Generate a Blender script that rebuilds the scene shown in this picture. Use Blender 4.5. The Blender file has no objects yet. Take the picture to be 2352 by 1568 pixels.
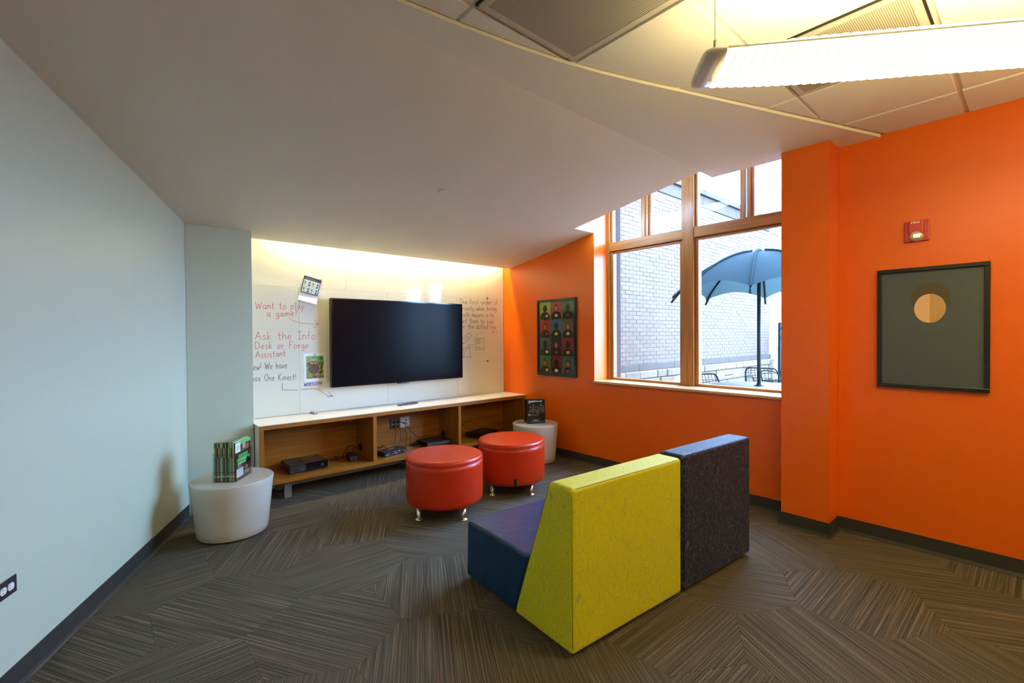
import bpy, bmesh, math, random
from mathutils import Vector, Matrix
random.seed(7)
scn = bpy.context.scene
COL = scn.collection
PI = math.pi

# ------------------------------------------------------------------ camera
FPX, YAW, PITCH, ROLL = 1073.45772, 7.19350719e-01, -1.22951292e-02, -6.35844860e-03
CAM = Vector((0, 0, 1.41))
fw = Vector((math.sin(YAW)*math.cos(PITCH), math.cos(YAW)*math.cos(PITCH), math.sin(PITCH)))
r0 = fw.cross(Vector((0, 0, 1))).normalized(); u0 = r0.cross(fw)
rr = r0*math.cos(ROLL)+u0*math.sin(ROLL); uu = -r0*math.sin(ROLL)+u0*math.cos(ROLL)
cd = bpy.data.cameras.new('camera'); cam = bpy.data.objects.new('camera', cd); COL.objects.link(cam)
cd.sensor_width = 36.0; cd.lens = FPX/2352*36.0; cd.clip_start = .05; cd.clip_end = 200
cam.matrix_world = Matrix(((rr.x, uu.x, -fw.x, CAM.x), (rr.y, uu.y, -fw.y, CAM.y), (rr.z, uu.z, -fw.z, CAM.z), (0, 0, 0, 1)))
scn.camera = cam

# ------------------------------------------------------------------ sky, exposure, lamp strengths
SKY = (0.34, 0.58, 1.0); SKY_STRENGTH = 36.0
LAMP_RGB = (1.0, 0.83, 0.38); LAMP_STRENGTH = 15.5
COVE_RGB = (1.0, 0.85, 0.48); COVE_STRENGTH = 150.0
w = bpy.data.worlds.new('overcast_sky'); scn.world = w; w.use_nodes = True
bg = w.node_tree.nodes['Background']; bg.inputs[0].default_value = (*SKY, 1); bg.inputs[1].default_value = SKY_STRENGTH
vs = scn.view_settings; vs.view_transform = 'Standard'; vs.look = 'None'; vs.gamma = 1.0; vs.exposure = 0.30
vs.use_curve_mapping = False

# ------------------------------------------------------------------ materials
def lin(c):
    return tuple(((v/255)/12.92 if v/255 <= .04045 else ((v/255+.055)/1.055)**2.4) for v in c)
MATS = {}
def mat(name, rgb, rough=.6, metal=0.0, spec=.5, coat=0.0, emit=None, es=0.0):
    if name in MATS: return MATS[name]
    m = bpy.data.materials.new(name); m.use_nodes = True
    b = m.node_tree.nodes['Principled BSDF']
    b.inputs['Base Color'].default_value = (*rgb, 1); b.inputs['Roughness'].default_value = rough
    b.inputs['Metallic'].default_value = metal; b.inputs['Specular IOR Level'].default_value = spec
    b.inputs['Coat Weight'].default_value = coat
    if emit: b.inputs['Emission Color'].default_value = (*emit, 1); b.inputs['Emission Strength'].default_value = es
    MATS[name] = m; return m
def flat(rgb, rough=.55):
    return mat('print_%d_%d_%d_%d' % (*rgb, int(rough*100)), lin(rgb), rough)
def N(m, t, **kw):
    n = m.node_tree.nodes.new(t)
    for k, v in kw.items(): setattr(n, k, v)
    return n
def L(m, a, b): m.node_tree.links.new(a, b)
def bsdf(m): return m.node_tree.nodes['Principled BSDF']
def grain(m, scale, strength, dist=.01, coord='Object', stretch=(1, 1, 1)):
    tc = N(m, 'ShaderNodeTexCoord'); mp = N(m, 'ShaderNodeMapping'); mp.inputs['Scale'].default_value = stretch
    n = N(m, 'ShaderNodeTexNoise'); n.inputs['Scale'].default_value = scale; n.inputs['Detail'].default_value = 4
    b = N(m, 'ShaderNodeBump'); b.inputs['Strength'].default_value = strength; b.inputs['Distance'].default_value = dist
    L(m, tc.outputs[coord], mp.inputs[0]); L(m, mp.outputs[0], n.inputs['Vector']); L(m, n.outputs['Fac'], b.inputs['Height'])
    L(m, b.outputs[0], bsdf(m).inputs['Normal']); return m
def ramp(m, fac, stops, interp='LINEAR'):
    r = N(m, 'ShaderNodeValToRGB'); e = r.color_ramp.elements; r.color_ramp.interpolation = interp
    while len(e) < len(stops): e.new(.5)
    for i, (p, c) in enumerate(stops): e[i].position = p; e[i].color = (*c, 1)
    L(m, fac, r.inputs[0]); return r.outputs[0]

M_WALL = grain(mat('pale_sage_paint', (.52, .57, .44), .40, spec=.45), 160, .04, .002)
M_ORANGE = grain(mat('orange_paint', (.74, .118, .001), .34, spec=.4), 160, .05, .002)
M_CEIL = grain(mat('white_ceiling_paint', (.80, .76, .66), .7), 200, .03, .002)
M_SLOT = mat('white_slot_paint', (.82, .80, .80), .6)
M_TILE = grain(mat('acoustic_tile', (.80, .77, .70), .85), 900, .25, .002)
M_TBAR = mat('white_grid_enamel', (.80, .72, .66), .45)
M_BASE = mat('dark_rubber_baseboard', lin((52, 50, 46)), .45)
M_BLACK = mat('matte_black_plastic', (.012, .012, .013), .45)
M_GLOSSB = mat('glossy_black_plastic', (.006, .006, .007), .12)
M_LAMINATE = mat('white_laminate', (.84, .83, .81), .18)
M_WBOARD = mat('white_glass_board', (.72, .70, .58), .05, spec=.14)
M_CHROME = mat('brushed_chrome', (.78, .76, .72), .24, 1.0)
M_GREYMET = mat('dull_grey_metal', (.30, .29, .27), .45, .7)
M_TABLE = mat('white_lacquer', (.55, .51, .42), .22)
M_PAPER = mat('white_paper', (.86, .85, .86), .7)
M_FAR = mat('beige_far_wall', (.55, .48, .38), .6)

def wood_mat(name, c1, c2, rough, axis):
    m = mat(name, c1, rough); tc = N(m, 'ShaderNodeTexCoord'); mp = N(m, 'ShaderNodeMapping')
    mp.inputs['Scale'].default_value = {'x': (1.2, 22, 22), 'y': (22, 1.2, 22), 'z': (22, 22, 1.2)}[axis]
    n = N(m, 'ShaderNodeTexNoise'); n.inputs['Scale'].default_value = 1.6; n.inputs['Detail'].default_value = 6; n.inputs['Distortion'].default_value = .6
    L(m, tc.outputs['Object'], mp.inputs[0]); L(m, mp.outputs[0], n.inputs['Vector'])
    L(m, ramp(m, n.outputs['Fac'], [(.3, c2), (.65, c1)]), bsdf(m).inputs['Base Color']); return m
WOOD_X = wood_mat('maple_lengthwise', lin((168, 108, 34)), lin((140, 83, 22)), .36, 'x')
WOOD_Y = wood_mat('cherry_horizontal', lin((176, 114, 46)), lin((144, 86, 30)), .36, 'y')
WOOD_Z = wood_mat('cherry_upright', lin((176, 114, 46)), lin((144, 86, 30)), .36, 'z')
WOOD_ZC = wood_mat('maple_upright', lin((168, 108, 34)), lin((140, 83, 22)), .36, 'z')
M_SILL = wood_mat('polished_sill', lin((214, 172, 124)), lin((200, 152, 98)), .16, 'y')

def carpet():
    m = mat('striped_carpet', (.07, .06, .05), .95, spec=.15); tc = N(m, 'ShaderNodeTexCoord'); oi = N(m, 'ShaderNodeObjectInfo')
    ad = N(m, 'ShaderNodeVectorMath', operation='ADD'); sc = N(m, 'ShaderNodeVectorMath', operation='SCALE'); sc.inputs['Scale'].default_value = 37.0
    cb = N(m, 'ShaderNodeCombineXYZ')
    L(m, oi.outputs['Random'], cb.inputs[0]); L(m, oi.outputs['Random'], cb.inputs[1]); L(m, cb.outputs[0], sc.inputs[0])
    L(m, tc.outputs['Object'], ad.inputs[0]); L(m, sc.outputs[0], ad.inputs[1])
    mp = N(m, 'ShaderNodeMapping'); mp.inputs['Scale'].default_value = (1.1, 150, 1); L(m, ad.outputs[0], mp.inputs[0])
    n = N(m, 'ShaderNodeTexNoise'); n.inputs['Scale'].default_value = 1.0; n.inputs['Detail'].default_value = 2.5; n.inputs['Roughness'].default_value = .7
    L(m, mp.outputs[0], n.inputs['Vector'])
    base = ramp(m, n.outputs['Fac'], [(.30, (.040, .033, .023)), (.45, (.072, .060, .042)), (.55, (.105, .088, .062)), (.70, (.21, .178, .125))])
    mp2 = N(m, 'ShaderNodeMapping'); mp2.inputs['Scale'].default_value = (2.5, 60, 1); L(m, ad.outputs[0], mp2.inputs[0])
    n2 = N(m, 'ShaderNodeTexNoise'); n2.inputs['Scale'].default_value = 1.3; n2.inputs['Detail'].default_value = 1; L(m, mp2.outputs[0], n2.inputs['Vector'])
    f = N(m, 'ShaderNodeMath', operation='MULTIPLY_ADD'); f.use_clamp = True; f.inputs[1].default_value = 7; f.inputs[2].default_value = -4.4
    L(m, n2.outputs['Fac'], f.inputs[0])
    mx = N(m, 'ShaderNodeMix', data_type='RGBA'); L(m, f.outputs[0], mx.inputs[0]); L(m, base, mx.inputs[6]); mx.inputs[7].default_value = (.17, .095, .045, 1)
    n3 = N(m, 'ShaderNodeTexNoise'); n3.inputs['Scale'].default_value = 260; n3.inputs['Detail'].default_value = 2; L(m, tc.outputs['Object'], n3.inputs['Vector'])
    sp = ramp(m, n3.outputs['Fac'], [(.32, (.55, .55, .55)), (.7, (1.35, 1.35, 1.35))])
    ml = N(m, 'ShaderNodeMix', data_type='RGBA', blend_type='MULTIPLY'); ml.inputs[0].default_value = 1
    L(m, mx.outputs[2], ml.inputs[6]); L(m, sp, ml.inputs[7]); L(m, ml.outputs[2], bsdf(m).inputs['Base Color'])
    b = N(m, 'ShaderNodeBump'); b.inputs['Strength'].default_value = .5; b.inputs['Distance'].default_value = .004
    L(m, n.outputs['Fac'], b.inputs['Height']); L(m, b.outputs[0], bsdf(m).inputs['Normal']); return m
M_CARPET = carpet()

def lined_fabric(name, base, line, rough=.8, sheen=0.0, width=.012):
    m = mat(name, base, rough, spec=.3); tc = N(m, 'ShaderNodeTexCoord')
    n = N(m, 'ShaderNodeTexNoise'); n.inputs['Scale'].default_value = 4; n.inputs['Detail'].default_value = 1
    mixv = N(m, 'ShaderNodeMix', data_type='VECTOR'); mixv.inputs[0].default_value = .07
    L(m, tc.outputs['Object'], n.inputs['Vector']); L(m, tc.outputs['Object'], mixv.inputs[4]); L(m, n.outputs['Color'], mixv.inputs[5])
    facs = []
    for s, st in ((30, (1, 1, 1.0)), (22, (2.4, 2.4, .5))):
        mp = N(m, 'ShaderNodeMapping'); mp.inputs['Scale'].default_value = st; mp.inputs['Rotation'].default_value = (.3, .5, s*.1)
        v = N(m, 'ShaderNodeTexVoronoi', feature='DISTANCE_TO_EDGE'); v.inputs['Scale'].default_value = s
        L(m, mixv.outputs[1], mp.inputs[0]); L(m, mp.outputs[0], v.inputs['Vector'])
        lt = N(m, 'ShaderNodeMath', operation='LESS_THAN'); lt.inputs[1].default_value = width*(s/22)**.5; L(m, v.outputs['Distance'], lt.inputs[0]); facs.append(lt)
    mxm = N(m, 'ShaderNodeMath', operation='MAXIMUM'); L(m, facs[0].outputs[0], mxm.inputs[0]); L(m, facs[1].outputs[0], mxm.inputs[1])
    mx = N(m, 'ShaderNodeMix', data_type='RGBA'); L(m, mxm.outputs[0], mx.inputs[0]); mx.inputs[6].default_value = (*base, 1); mx.inputs[7].default_value = (*line, 1)
    L(m, mx.outputs[2], bsdf(m).inputs['Base Color'])
    bsdf(m).inputs['Sheen Weight'].default_value = sheen; bsdf(m).inputs['Sheen Roughness'].default_value = .4
    n2 = N(m, 'ShaderNodeTexNoise'); n2.inputs['Scale'].default_value = 14; L(m, tc.outputs['Object'], n2.inputs['Vector'])
    b = N(m, 'ShaderNodeBump'); b.inputs['Strength'].default_value = .25; b.inputs['Distance'].default_value = .01
    L(m, n2.outputs['Fac'], b.inputs['Height']); L(m, b.outputs[0], bsdf(m).inputs['Normal']); return m
M_LIME = lined_fabric('lime_lined_fabric', (.56, .55, .002), (.36, .35, .07), .6, .12, .013)
M_NAVYFAB = lined_fabric('navy_lined_fabric', (.004, .0085, .040), (.10, .11, .16), .6, .08, .013)
M_NAVY = grain(mat('navy_leather', (.006, .034, .095), .34, spec=.28), 9, .25, .02)
M_RED = grain(mat('tomato_red_vinyl', (.50, .027, .003), .34, spec=.4), 6, .12, .02)

def glass(name, tint, mixf, rough=.0):
    m = bpy.data.materials.new(name); m.use_nodes = True; nt = m.node_tree; nt.nodes.clear()
    o = N(m, 'ShaderNodeOutputMaterial'); t = N(m, 'ShaderNodeBsdfTransparent'); t.inputs[0].default_value = (*tint, 1)
    g = N(m, 'ShaderNodeBsdfGlossy'); g.inputs['Roughness'].default_value = rough
    fr = N(m, 'ShaderNodeFresnel'); fr.inputs[0].default_value = 1.45
    ml = N(m, 'ShaderNodeMath', operation='MULTIPLY'); ml.inputs[1].default_value = mixf; L(m, fr.outputs[0], ml.inputs[0])
    ge = N(m, 'ShaderNodeNewGeometry'); iv = N(m, 'ShaderNodeMath', operation='SUBTRACT'); iv.inputs[0].default_value = 1; L(m, ge.outputs['Backfacing'], iv.inputs[1])
    m2 = N(m, 'ShaderNodeMath', operation='MULTIPLY'); L(m, ml.outputs[0], m2.inputs[0]); L(m, iv.outputs[0], m2.inputs[1]); ml = m2
    mx = N(m, 'ShaderNodeMixShader'); L(m, ml.outputs[0], mx.inputs[0]); L(m, t.outputs[0], mx.inputs[1]); L(m, g.outputs[0], mx.inputs[2]); L(m, mx.outputs[0], o.inputs[0]); return m
M_GLASS = glass('window_glass', (.96, .97, .97), .9)
M_ACRYL = glass('clear_acrylic', (.93, .95, .95), 1.6, .02)
def perf():
    m = mat('perforated_metal', (.42, .39, .33), .5); tc = N(m, 'ShaderNodeTexCoord')
    mp = N(m, 'ShaderNodeMapping'); mp.inputs['Scale'].default_value = (130, 130, 130); L(m, tc.outputs['Object'], mp.inputs[0])
    fr = N(m, 'ShaderNodeVectorMath', operation='FRACTION'); L(m, mp.outputs[0], fr.inputs[0])
    sb = N(m, 'ShaderNodeVectorMath', operation='SUBTRACT'); sb.inputs[1].default_value = (.5, .5, 0); L(m, fr.outputs[0], sb.inputs[0])
    ml = N(m, 'ShaderNodeVectorMath', operation='MULTIPLY'); ml.inputs[1].default_value = (1, 1, 0); L(m, sb.outputs[0], ml.inputs[0])
    ln = N(m, 'ShaderNodeVectorMath', operation='LENGTH'); L(m, ml.outputs[0], ln.inputs[0])
    lt = N(m, 'ShaderNodeMath', operation='LESS_THAN'); lt.inputs[1].default_value = .34; L(m, ln.outputs['Value'], lt.inputs[0])
    mx = N(m, 'ShaderNodeMix', data_type='RGBA'); L(m, lt.outputs[0], mx.inputs[0]); mx.inputs[6].default_value = (.50, .46, .38, 1); mx.inputs[7].default_value = (.06, .055, .045, 1)
    L(m, mx.outputs[2], bsdf(m).inputs['Base Color']); return m
M_PERF = perf()
def brickm(name, a, b, rough=.9):
    m = mat(name, a, rough, spec=.1); oi = N(m, 'ShaderNodeObjectInfo')
    tc = N(m, 'ShaderNodeTexCoord'); n = N(m, 'ShaderNodeTexNoise'); n.inputs['Scale'].default_value = 7; L(m, tc.outputs['Object'], n.inputs['Vector'])
    ad = N(m, 'ShaderNodeMath', operation='MULTIPLY_ADD'); ad.inputs[1].default_value = .5; L(m, oi.outputs['Random'], ad.inputs[0]); L(m, n.outputs['Fac'], ad.inputs[2])
    L(m, ramp(m, ad.outputs[0], [(.35, a), (.95, b)]), bsdf(m).inputs['Base Color']); return m
M_BRICK = brickm('buff_brick', (0.1049, 0.0710, 0.0509), (0.1221, 0.0836, 0.0603))
M_MORTAR = mat('mortar', (0.0963, 0.0644, 0.0449), .95, spec=.1)
M_STONE = brickm('rough_limestone', (0.1075, 0.0725, 0.0482), (0.1548, 0.1073, 0.0703))
M_BAND = brickm('smooth_limestone', (0.0645, 0.0466, 0.0362), (0.0791, 0.0577, 0.0449))
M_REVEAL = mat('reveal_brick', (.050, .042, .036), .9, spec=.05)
M_PATIO = mat('patio_concrete', (0.1032, 0.0777, 0.0603), .9, spec=.1)
M_TEAL = mat('teal_coated_steel', (.006, .013, .014), .5, spec=.1)
M_CANOPY = mat('teal_canvas', (0.0138, 0.0252, 0.0295), .8, spec=.06)
def translucent(m, col, f):
    o = m.node_tree.nodes['Material Output']; t_ = N(m, 'ShaderNodeBsdfTranslucent'); t_.inputs[0].default_value = (*col, 1)
    mx = N(m, 'ShaderNodeMixShader'); mx.inputs[0].default_value = f; L(m, bsdf(m).outputs[0], mx.inputs[1]); L(m, t_.outputs[0], mx.inputs[2]); L(m, mx.outputs[0], o.inputs[0])
translucent(M_CANOPY, (0.0430, 0.0629, 0.0603), .4)
M_TREE = mat('bare_bark', (.03, .025, .022), .9)

# ------------------------------------------------------------------ mesh helpers
class MB:
    def __init__(s): s.v = []; s.f = []; s.mi = []; s.sm = []
    def add(s, vs_, fs, mi=0, smooth=False):
        o = len(s.v); s.v += [tuple(p) for p in vs_]
        for f in fs: s.f.append([i+o for i in f]); s.mi.append(mi); s.sm.append(smooth)
        return s
    def box(s, x0, y0, z0, x1, y1, z1, mi=0):
        p = [(x0, y0, z0), (x1, y0, z0), (x1, y1, z0), (x0, y1, z0), (x0, y0, z1), (x1, y0, z1), (x1, y1, z1), (x0, y1, z1)]
        return s.add(p, [(0, 3, 2, 1), (4, 5, 6, 7), (0, 1, 5, 4), (1, 2, 6, 5), (2, 3, 7, 6), (3, 0, 4, 7)], mi)
    def obox(s, c, ax, ay, az, mi=0):
        c, ax, ay, az = Vector(c), Vector(ax), Vector(ay), Vector(az)
        p = [c+ax*i+ay*j+az*k for k in (-1, 1) for i, j in ((-1, -1), (1, -1), (1, 1), (-1, 1))]
        return s.add(p, [(0, 3, 2, 1), (4, 5, 6, 7), (0, 1, 5, 4), (1, 2, 6, 5), (2, 3, 7, 6), (3, 0, 4, 7)], mi)
    def prism(s, poly, z0, z1, mi=0):
        n = len(poly); p = [(x, y, z0) for x, y in poly]+[(x, y, z1) for x, y in poly]
        return s.add(p, [tuple(range(n))[::-1], tuple(range(n, 2*n))]+[(i, (i+1) % n, n+(i+1) % n, n+i) for i in range(n)], mi)
    def xprism(s, poly, x0, x1, mi=0):        # poly of (y, z)
        n = len(poly); p = [(x0, y, z) for y, z in poly]+[(x1, y, z) for y, z in poly]
        return s.add(p, [tuple(range(n))[::-1], tuple(range(n, 2*n))]+[(i, (i+1) % n, n+(i+1) % n, n+i) for i in range(n)], mi)
    def lathe(s, prof, n=48, c=(0, 0, 0), mi=0, cap=True, smooth=True):
        vs_ = []; fs = []
        for r, z in prof:
            for k in range(n): vs_.append((c[0]+r*math.cos(2*PI*k/n), c[1]+r*math.sin(2*PI*k/n), c[2]+z))
        for i in range(len(prof)-1):
            for k in range(n): fs.append((i*n+k, i*n+(k+1) % n, (i+1)*n+(k+1) % n, (i+1)*n+k))
        s.add(vs_, fs, mi, smooth)
        if cap:
            o = len(s.v)-len(vs_)
            s.f.append([o+k for k in range(n)][::-1]); s.mi.append(mi); s.sm.append(False)
            s.f.append([o+(len(prof)-1)*n+k for k in range(n)]); s.mi.append(mi); s.sm.append(False)
        return s
    def tube(s, path, r, n=6, mi=0, closed=False):
        P = [Vector(p) for p in path]; m = len(P); vs_ = []; fs = []
        up = None
        for i in range(m):
            if closed: d = P[(i+1) % m]-P[i-1]
            else: d = P[min(i+1, m-1)]-P[max(i-1, 0)]
            d = d.normalized() if d.length > 1e-9 else Vector((0, 0, 1))
            if up is None: up = d.orthogonal().normalized()
            a = (up-d*up.dot(d)); a = a.normalized() if a.length > 1e-6 else d.orthogonal().normalized(); up = a; b = d.cross(a)
            rad = r[i] if isinstance(r, (list, tuple)) else r
            for k in range(n): vs_.append(P[i]+(a*math.cos(2*PI*k/n)+b*math.sin(2*PI*k/n))*rad)
        for i in range(m if closed else m-1):
            j = (i+1) % m
            for k in range(n): fs.append((i*n+k, i*n+(k+1) % n, j*n+(k+1) % n, j*n+k))
        if not closed: fs += [tuple(range(n))[::-1], tuple(range((m-1)*n, m*n))]
        return s.add(vs_, fs, mi, n > 4)
    def mesh(s, name, mats, bevel=0, seg=3, smooth=False):
        me = bpy.data.meshes.new(name); me.from_pydata(s.v, [], s.f)
        for m in (mats if isinstance(mats, (list, tuple)) else [mats]): me.materials.append(m)
        me.polygons.foreach_set('material_index', s.mi); me.polygons.foreach_set('use_smooth', [bool(x) or smooth for x in s.sm])
        if bevel:
            bm = bmesh.new(); bm.from_mesh(me)
            ed = [e for e in bm.edges if len(e.link_faces) == 2 and e.calc_face_angle(0) > .5]
            bmesh.ops.bevel(bm, geom=ed, offset=bevel, segments=seg, profile=.5, affect='EDGES', clamp_overlap=True)
            bm.to_mesh(me); bm.free()
        me.update(); return me
def put(name, me, parent=None, loc=(0, 0, 0), rotz=0.0):
    o = bpy.data.objects.new(name, me); COL.objects.link(o); o.location = loc; o.rotation_euler = (0, 0, rotz)
    if parent is not None: o.parent = parent
    return o
def part(name, mb, mats, parent=None, bevel=0, seg=3, smooth=False, wn=False, label=None, loc=(0, 0, 0), rotz=0.0):
    o = put(name, mb.mesh(name, mats, bevel, seg, smooth or wn), parent, loc, rotz)
    if wn: o.modifiers.new('normals', 'WEIGHTED_NORMAL')
    if label: o['label'] = label
    return o
def tag(o, label, cat, group=None):
    o['label'] = label; o['category'] = cat
    if group: o['group'] = group
    return o
def thing(name, label, cat, loc=(0, 0, 0), rotz=0.0, group=None):
    return tag(put(name, None, None, loc, rotz), label, cat, group)
def struct(name, mb, mats, **kw):
    o = part(name, mb, mats, **kw)
    if o.parent is None: o['kind'] = 'structure'
    return o
def dup(root, loc, rotz, label=None, group=None):
    r = root.copy(); COL.objects.link(r); r.location = loc; r.rotation_euler = (0, 0, rotz)
    if label: r['label'] = label
    if group: r['group'] = group
    for ch in list(root.children):
        c = ch.copy(); COL.objects.link(c); c.parent = r
        for g in ch.children:
            d = g.copy(); COL.objects.link(d); d.parent = c
    return r
def clip(poly, n, d):                         # keep n.p <= d
    out = []
    for i in range(len(poly)):
        a, b = poly[i], poly[(i+1) % len(poly)]
        da = n[0]*a[0]+n[1]*a[1]-d; db = n[0]*b[0]+n[1]*b[1]-d
        if da <= 0: out.append(a)
        if (da < 0 < db) or (db < 0 < da):
            t = da/(da-db); out.append((a[0]+(b[0]-a[0])*t, a[1]+(b[1]-a[1])*t))
    res = []
    for p in out:
        if not res or math.dist(p, res[-1]) > 1e-5: res.append(p)
    if len(res) > 1 and math.dist(res[0], res[-1]) < 1e-5: res.pop()
    return res
def area(p): return abs(sum(p[i][0]*p[(i+1) % len(p)][1]-p[(i+1) % len(p)][0]*p[i][1] for i in range(len(p))))/2 if len(p) > 2 else 0
def smooth_path(p, k=6):
    if len(p) < 3: return [Vector(q) for q in p]
    P = [Vector(q) for q in p]; P = [P[0]*2-P[1]]+P+[P[-1]*2-P[-2]]; out = []
    for i in range(1, len(P)-2):
        a, b, c, d = P[i-1], P[i], P[i+1], P[i+2]
        for j in range(k):
            t = j/k; out.append(.5*((2*b)+(c-a)*t+(2*a-5*b+4*c-d)*t*t+(3*b-3*c+d-a)*t**3))
    out.append(P[-2]); return out

# ------------------------------------------------------------------ the room: measures (metres)
XW, XR, XC = 3.988, 3.9715, 3.76          # window wall, right wall, orange pier face
YB = 4.73                                  # wall behind the glass board
LX0, LY0, LK = -.266, 2.7645, .4557        # left wall line x = LX0 + LK (y - LY0)
def lx(y): return LX0+LK*(y-LY0)
ln_ = math.hypot(1, LK); LNX, LNY = -1/ln_, LK/ln_     # outward normal of the left wall
LD = LNX*LX0+LNY*LY0
YE = .70                                   # the left wall ends here, out of frame
ZB, ZA = 2.737, 2.749                      # flat soffit, tile ceiling
def zA(y): return 2.278+.168*(4.59-y)
YC = 4.59-(ZB-2.278)/.168                  # crease between sloped and flat soffit

# ---- floor of hexagonal carpet tiles
S6 = .365; W6 = S6*3**.5
flr = MB(); flr.box(-6, -4, -.06, XR+.2, 5.0, -.007)
floor = struct('floor', flr, M_CARPET)
DIRS = {(0, 0): 60, (0, -1): 0, (1, -1): 120, (1, 0): 0, (2, 0): 120, (1, 1): 120, (2, 1): 60, (0, 1): 60, (-1, 0): 0, (-1, 1): 60, (-2, 1): 120, (2, -1): 0, (1, -2): 120,
        (3, 0): 60, (3, 1): 120, (4, 1): 60, (4, 2): 0, (4, 3): 120, (4, 4): 60, (5, 2): 60, (5, 3): 0, (5, 4): 120, (6, 3): 60, (6, 4): 120, (6, 5): 0, (5, 1): 0, (0, 2): 120, (4, 5): 120}
hexm = None
for r in range(-4, 9):
    for c in range(-6, 8):
        cy = 3.39-1.5*S6*r; cx = .795+W6*c+(W6/2 if r % 2 else 0)
        if cx < -1.6 or cy < -1.0: continue
        g = .0006
        pts = [(cx+(S6-g)*math.cos(PI/6+k*PI/3), cy+(S6-g)*math.sin(PI/6+k*PI/3)) for k in range(6)]
        q = clip(pts, (1, 0), XR-.001); q = clip(q, (0, 1), YB)
        if cy > YE-.5: q = clip(q, (LNX, LNY), LD-.001) if len(q) > 2 else q
        if len(q) < 3 or area(q) < .002: continue
        d = math.radians(DIRS.get((r, c), random.choice((0, 60, 120))))
        co, si = math.cos(-d), math.sin(-d)
        loc_poly = [((x-cx)*co-(y-cy)*si, (x-cx)*si+(y-cy)*co) for x, y in q]
        whole = abs(area(q)-area(pts)) < 1e-6
        if whole:
            if hexm is None:
                mb = MB(); mb.prism(loc_poly, -.007, 0); hexm = mb.mesh('carpet_tile', M_CARPET)
            me = hexm
        else:
            mb = MB(); mb.prism(loc_poly, -.007, 0); me = mb.mesh('carpet_tile', M_CARPET)
        put('carpet_tile', me, floor, (cx, cy, 0), d)

# ---- walls
H = 3.35
mb = MB(); t = .15
mb.prism([(lx(YE), YE), (lx(4.9), 4.9), (lx(4.9)+LNX*t, 4.9+LNY*t), (lx(YE)+LNX*t, YE+LNY*t)], 0, H); struct('wall_left', mb, M_WALL)
mb = MB(); mb.box(-.2, YB, 0, 4.45, YB+.15, H); struct('wall_back', mb, M_SLOT)
CY, CXR = 4.428, .956
mb = MB(); mb.prism([(lx(CY)+.002, CY), (CXR, CY), (CXR, YB), (lx(YB)+.002, YB)], 0, 2.60); struct('wall_corner', mb, M_WALL)
# window wall with its opening
WY0, WY1, WZ0, WZ1 = 1.22, 3.206, .895, 3.16
XO = 4.45
mb = MB()
mb.box(XW, WY1, 0, XO, YB, H); mb.box(XW, .98, 0, XO, WY1, WZ0); mb.box(XW, .98, WZ0, XO, WY0, H); mb.box(XW, WY0, WZ1+.09, XO, WY1, H)
struct('wall_window', mb, M_ORANGE)
mb = MB(); mb.box(XC, .98, 0, XW-.001, 1.283, H); struct('wall_pier', mb, M_ORANGE)
mb = MB(); mb.box(XR, -4, 0, XR+.15, .979, H); struct('wall_right', mb, M_ORANGE)
mb = MB(); mb.box(-6, -4.15, 0, XR+.15, -4, H); struct('wall_rear', mb, M_FAR)
mb = MB(); mb.box(-6.15, -4, 0, -6, YE+.15, H); struct('wall_west', mb, M_FAR)
mb = MB(); mb.box(-6, YE, 0, lx(YE)-.005, YE+.15, H); struct('wall_return', mb, M_FAR)
# white sides of the slot above the window
mb = MB()
mb.box(3.66, 1.283, ZB+.06, 3.679, 3.225, H-.05); mb.box(3.679, 3.207, zA(3.207)+.06, XW-.001, 3.225, H-.05); mb.box(3.66, 1.2, H-.05, XW-.001, 3.225, H)
struct('wall_slot', mb, M_SLOT)

# ---- baseboards: rubber strip with a cove toe
def baseboard(name, a, b, n):
    a, b, n = Vector((*a, 0)), Vector((*b, 0)), Vector((*n, 0)); prof = [(0, .1), (.005, .1), (.006, .02), (.010, .008), (.018, .003), (.018, 0), (0, 0)]
    mb = MB(); m = len(prof)
    vs_ = [p+n*(o+.0005)+Vector((0, 0, z+.0005)) for p in (a, b) for o, z in prof]
    mb.add(vs_, [tuple(range(m)), tuple(range(m, 2*m))[::-1]]+[(i, i+m, (i+1) % m+m, (i+1) % m) for i in range(m)])
    return struct(name, mb, M_BASE)
baseboard('baseboard_left', (lx(YE), YE), (lx(CY), CY), (-LNX, -LNY))
baseboard('baseboard_corner', (lx(CY)+.02, CY), (CXR, CY), (0, -1))
baseboard('baseboard_window', (XW, 4.30), (XW, 1.284), (-1, 0))
baseboard('baseboard_pier', (XC, 1.300), (XC, .962), (-1, 0))
baseboard('baseboard_pier_side', (XC-.018, .98), (XR-.019, .98), (0, -1))
baseboard('baseboard_right', (XR, .979), (XR, -4), (-1, 0))

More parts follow.
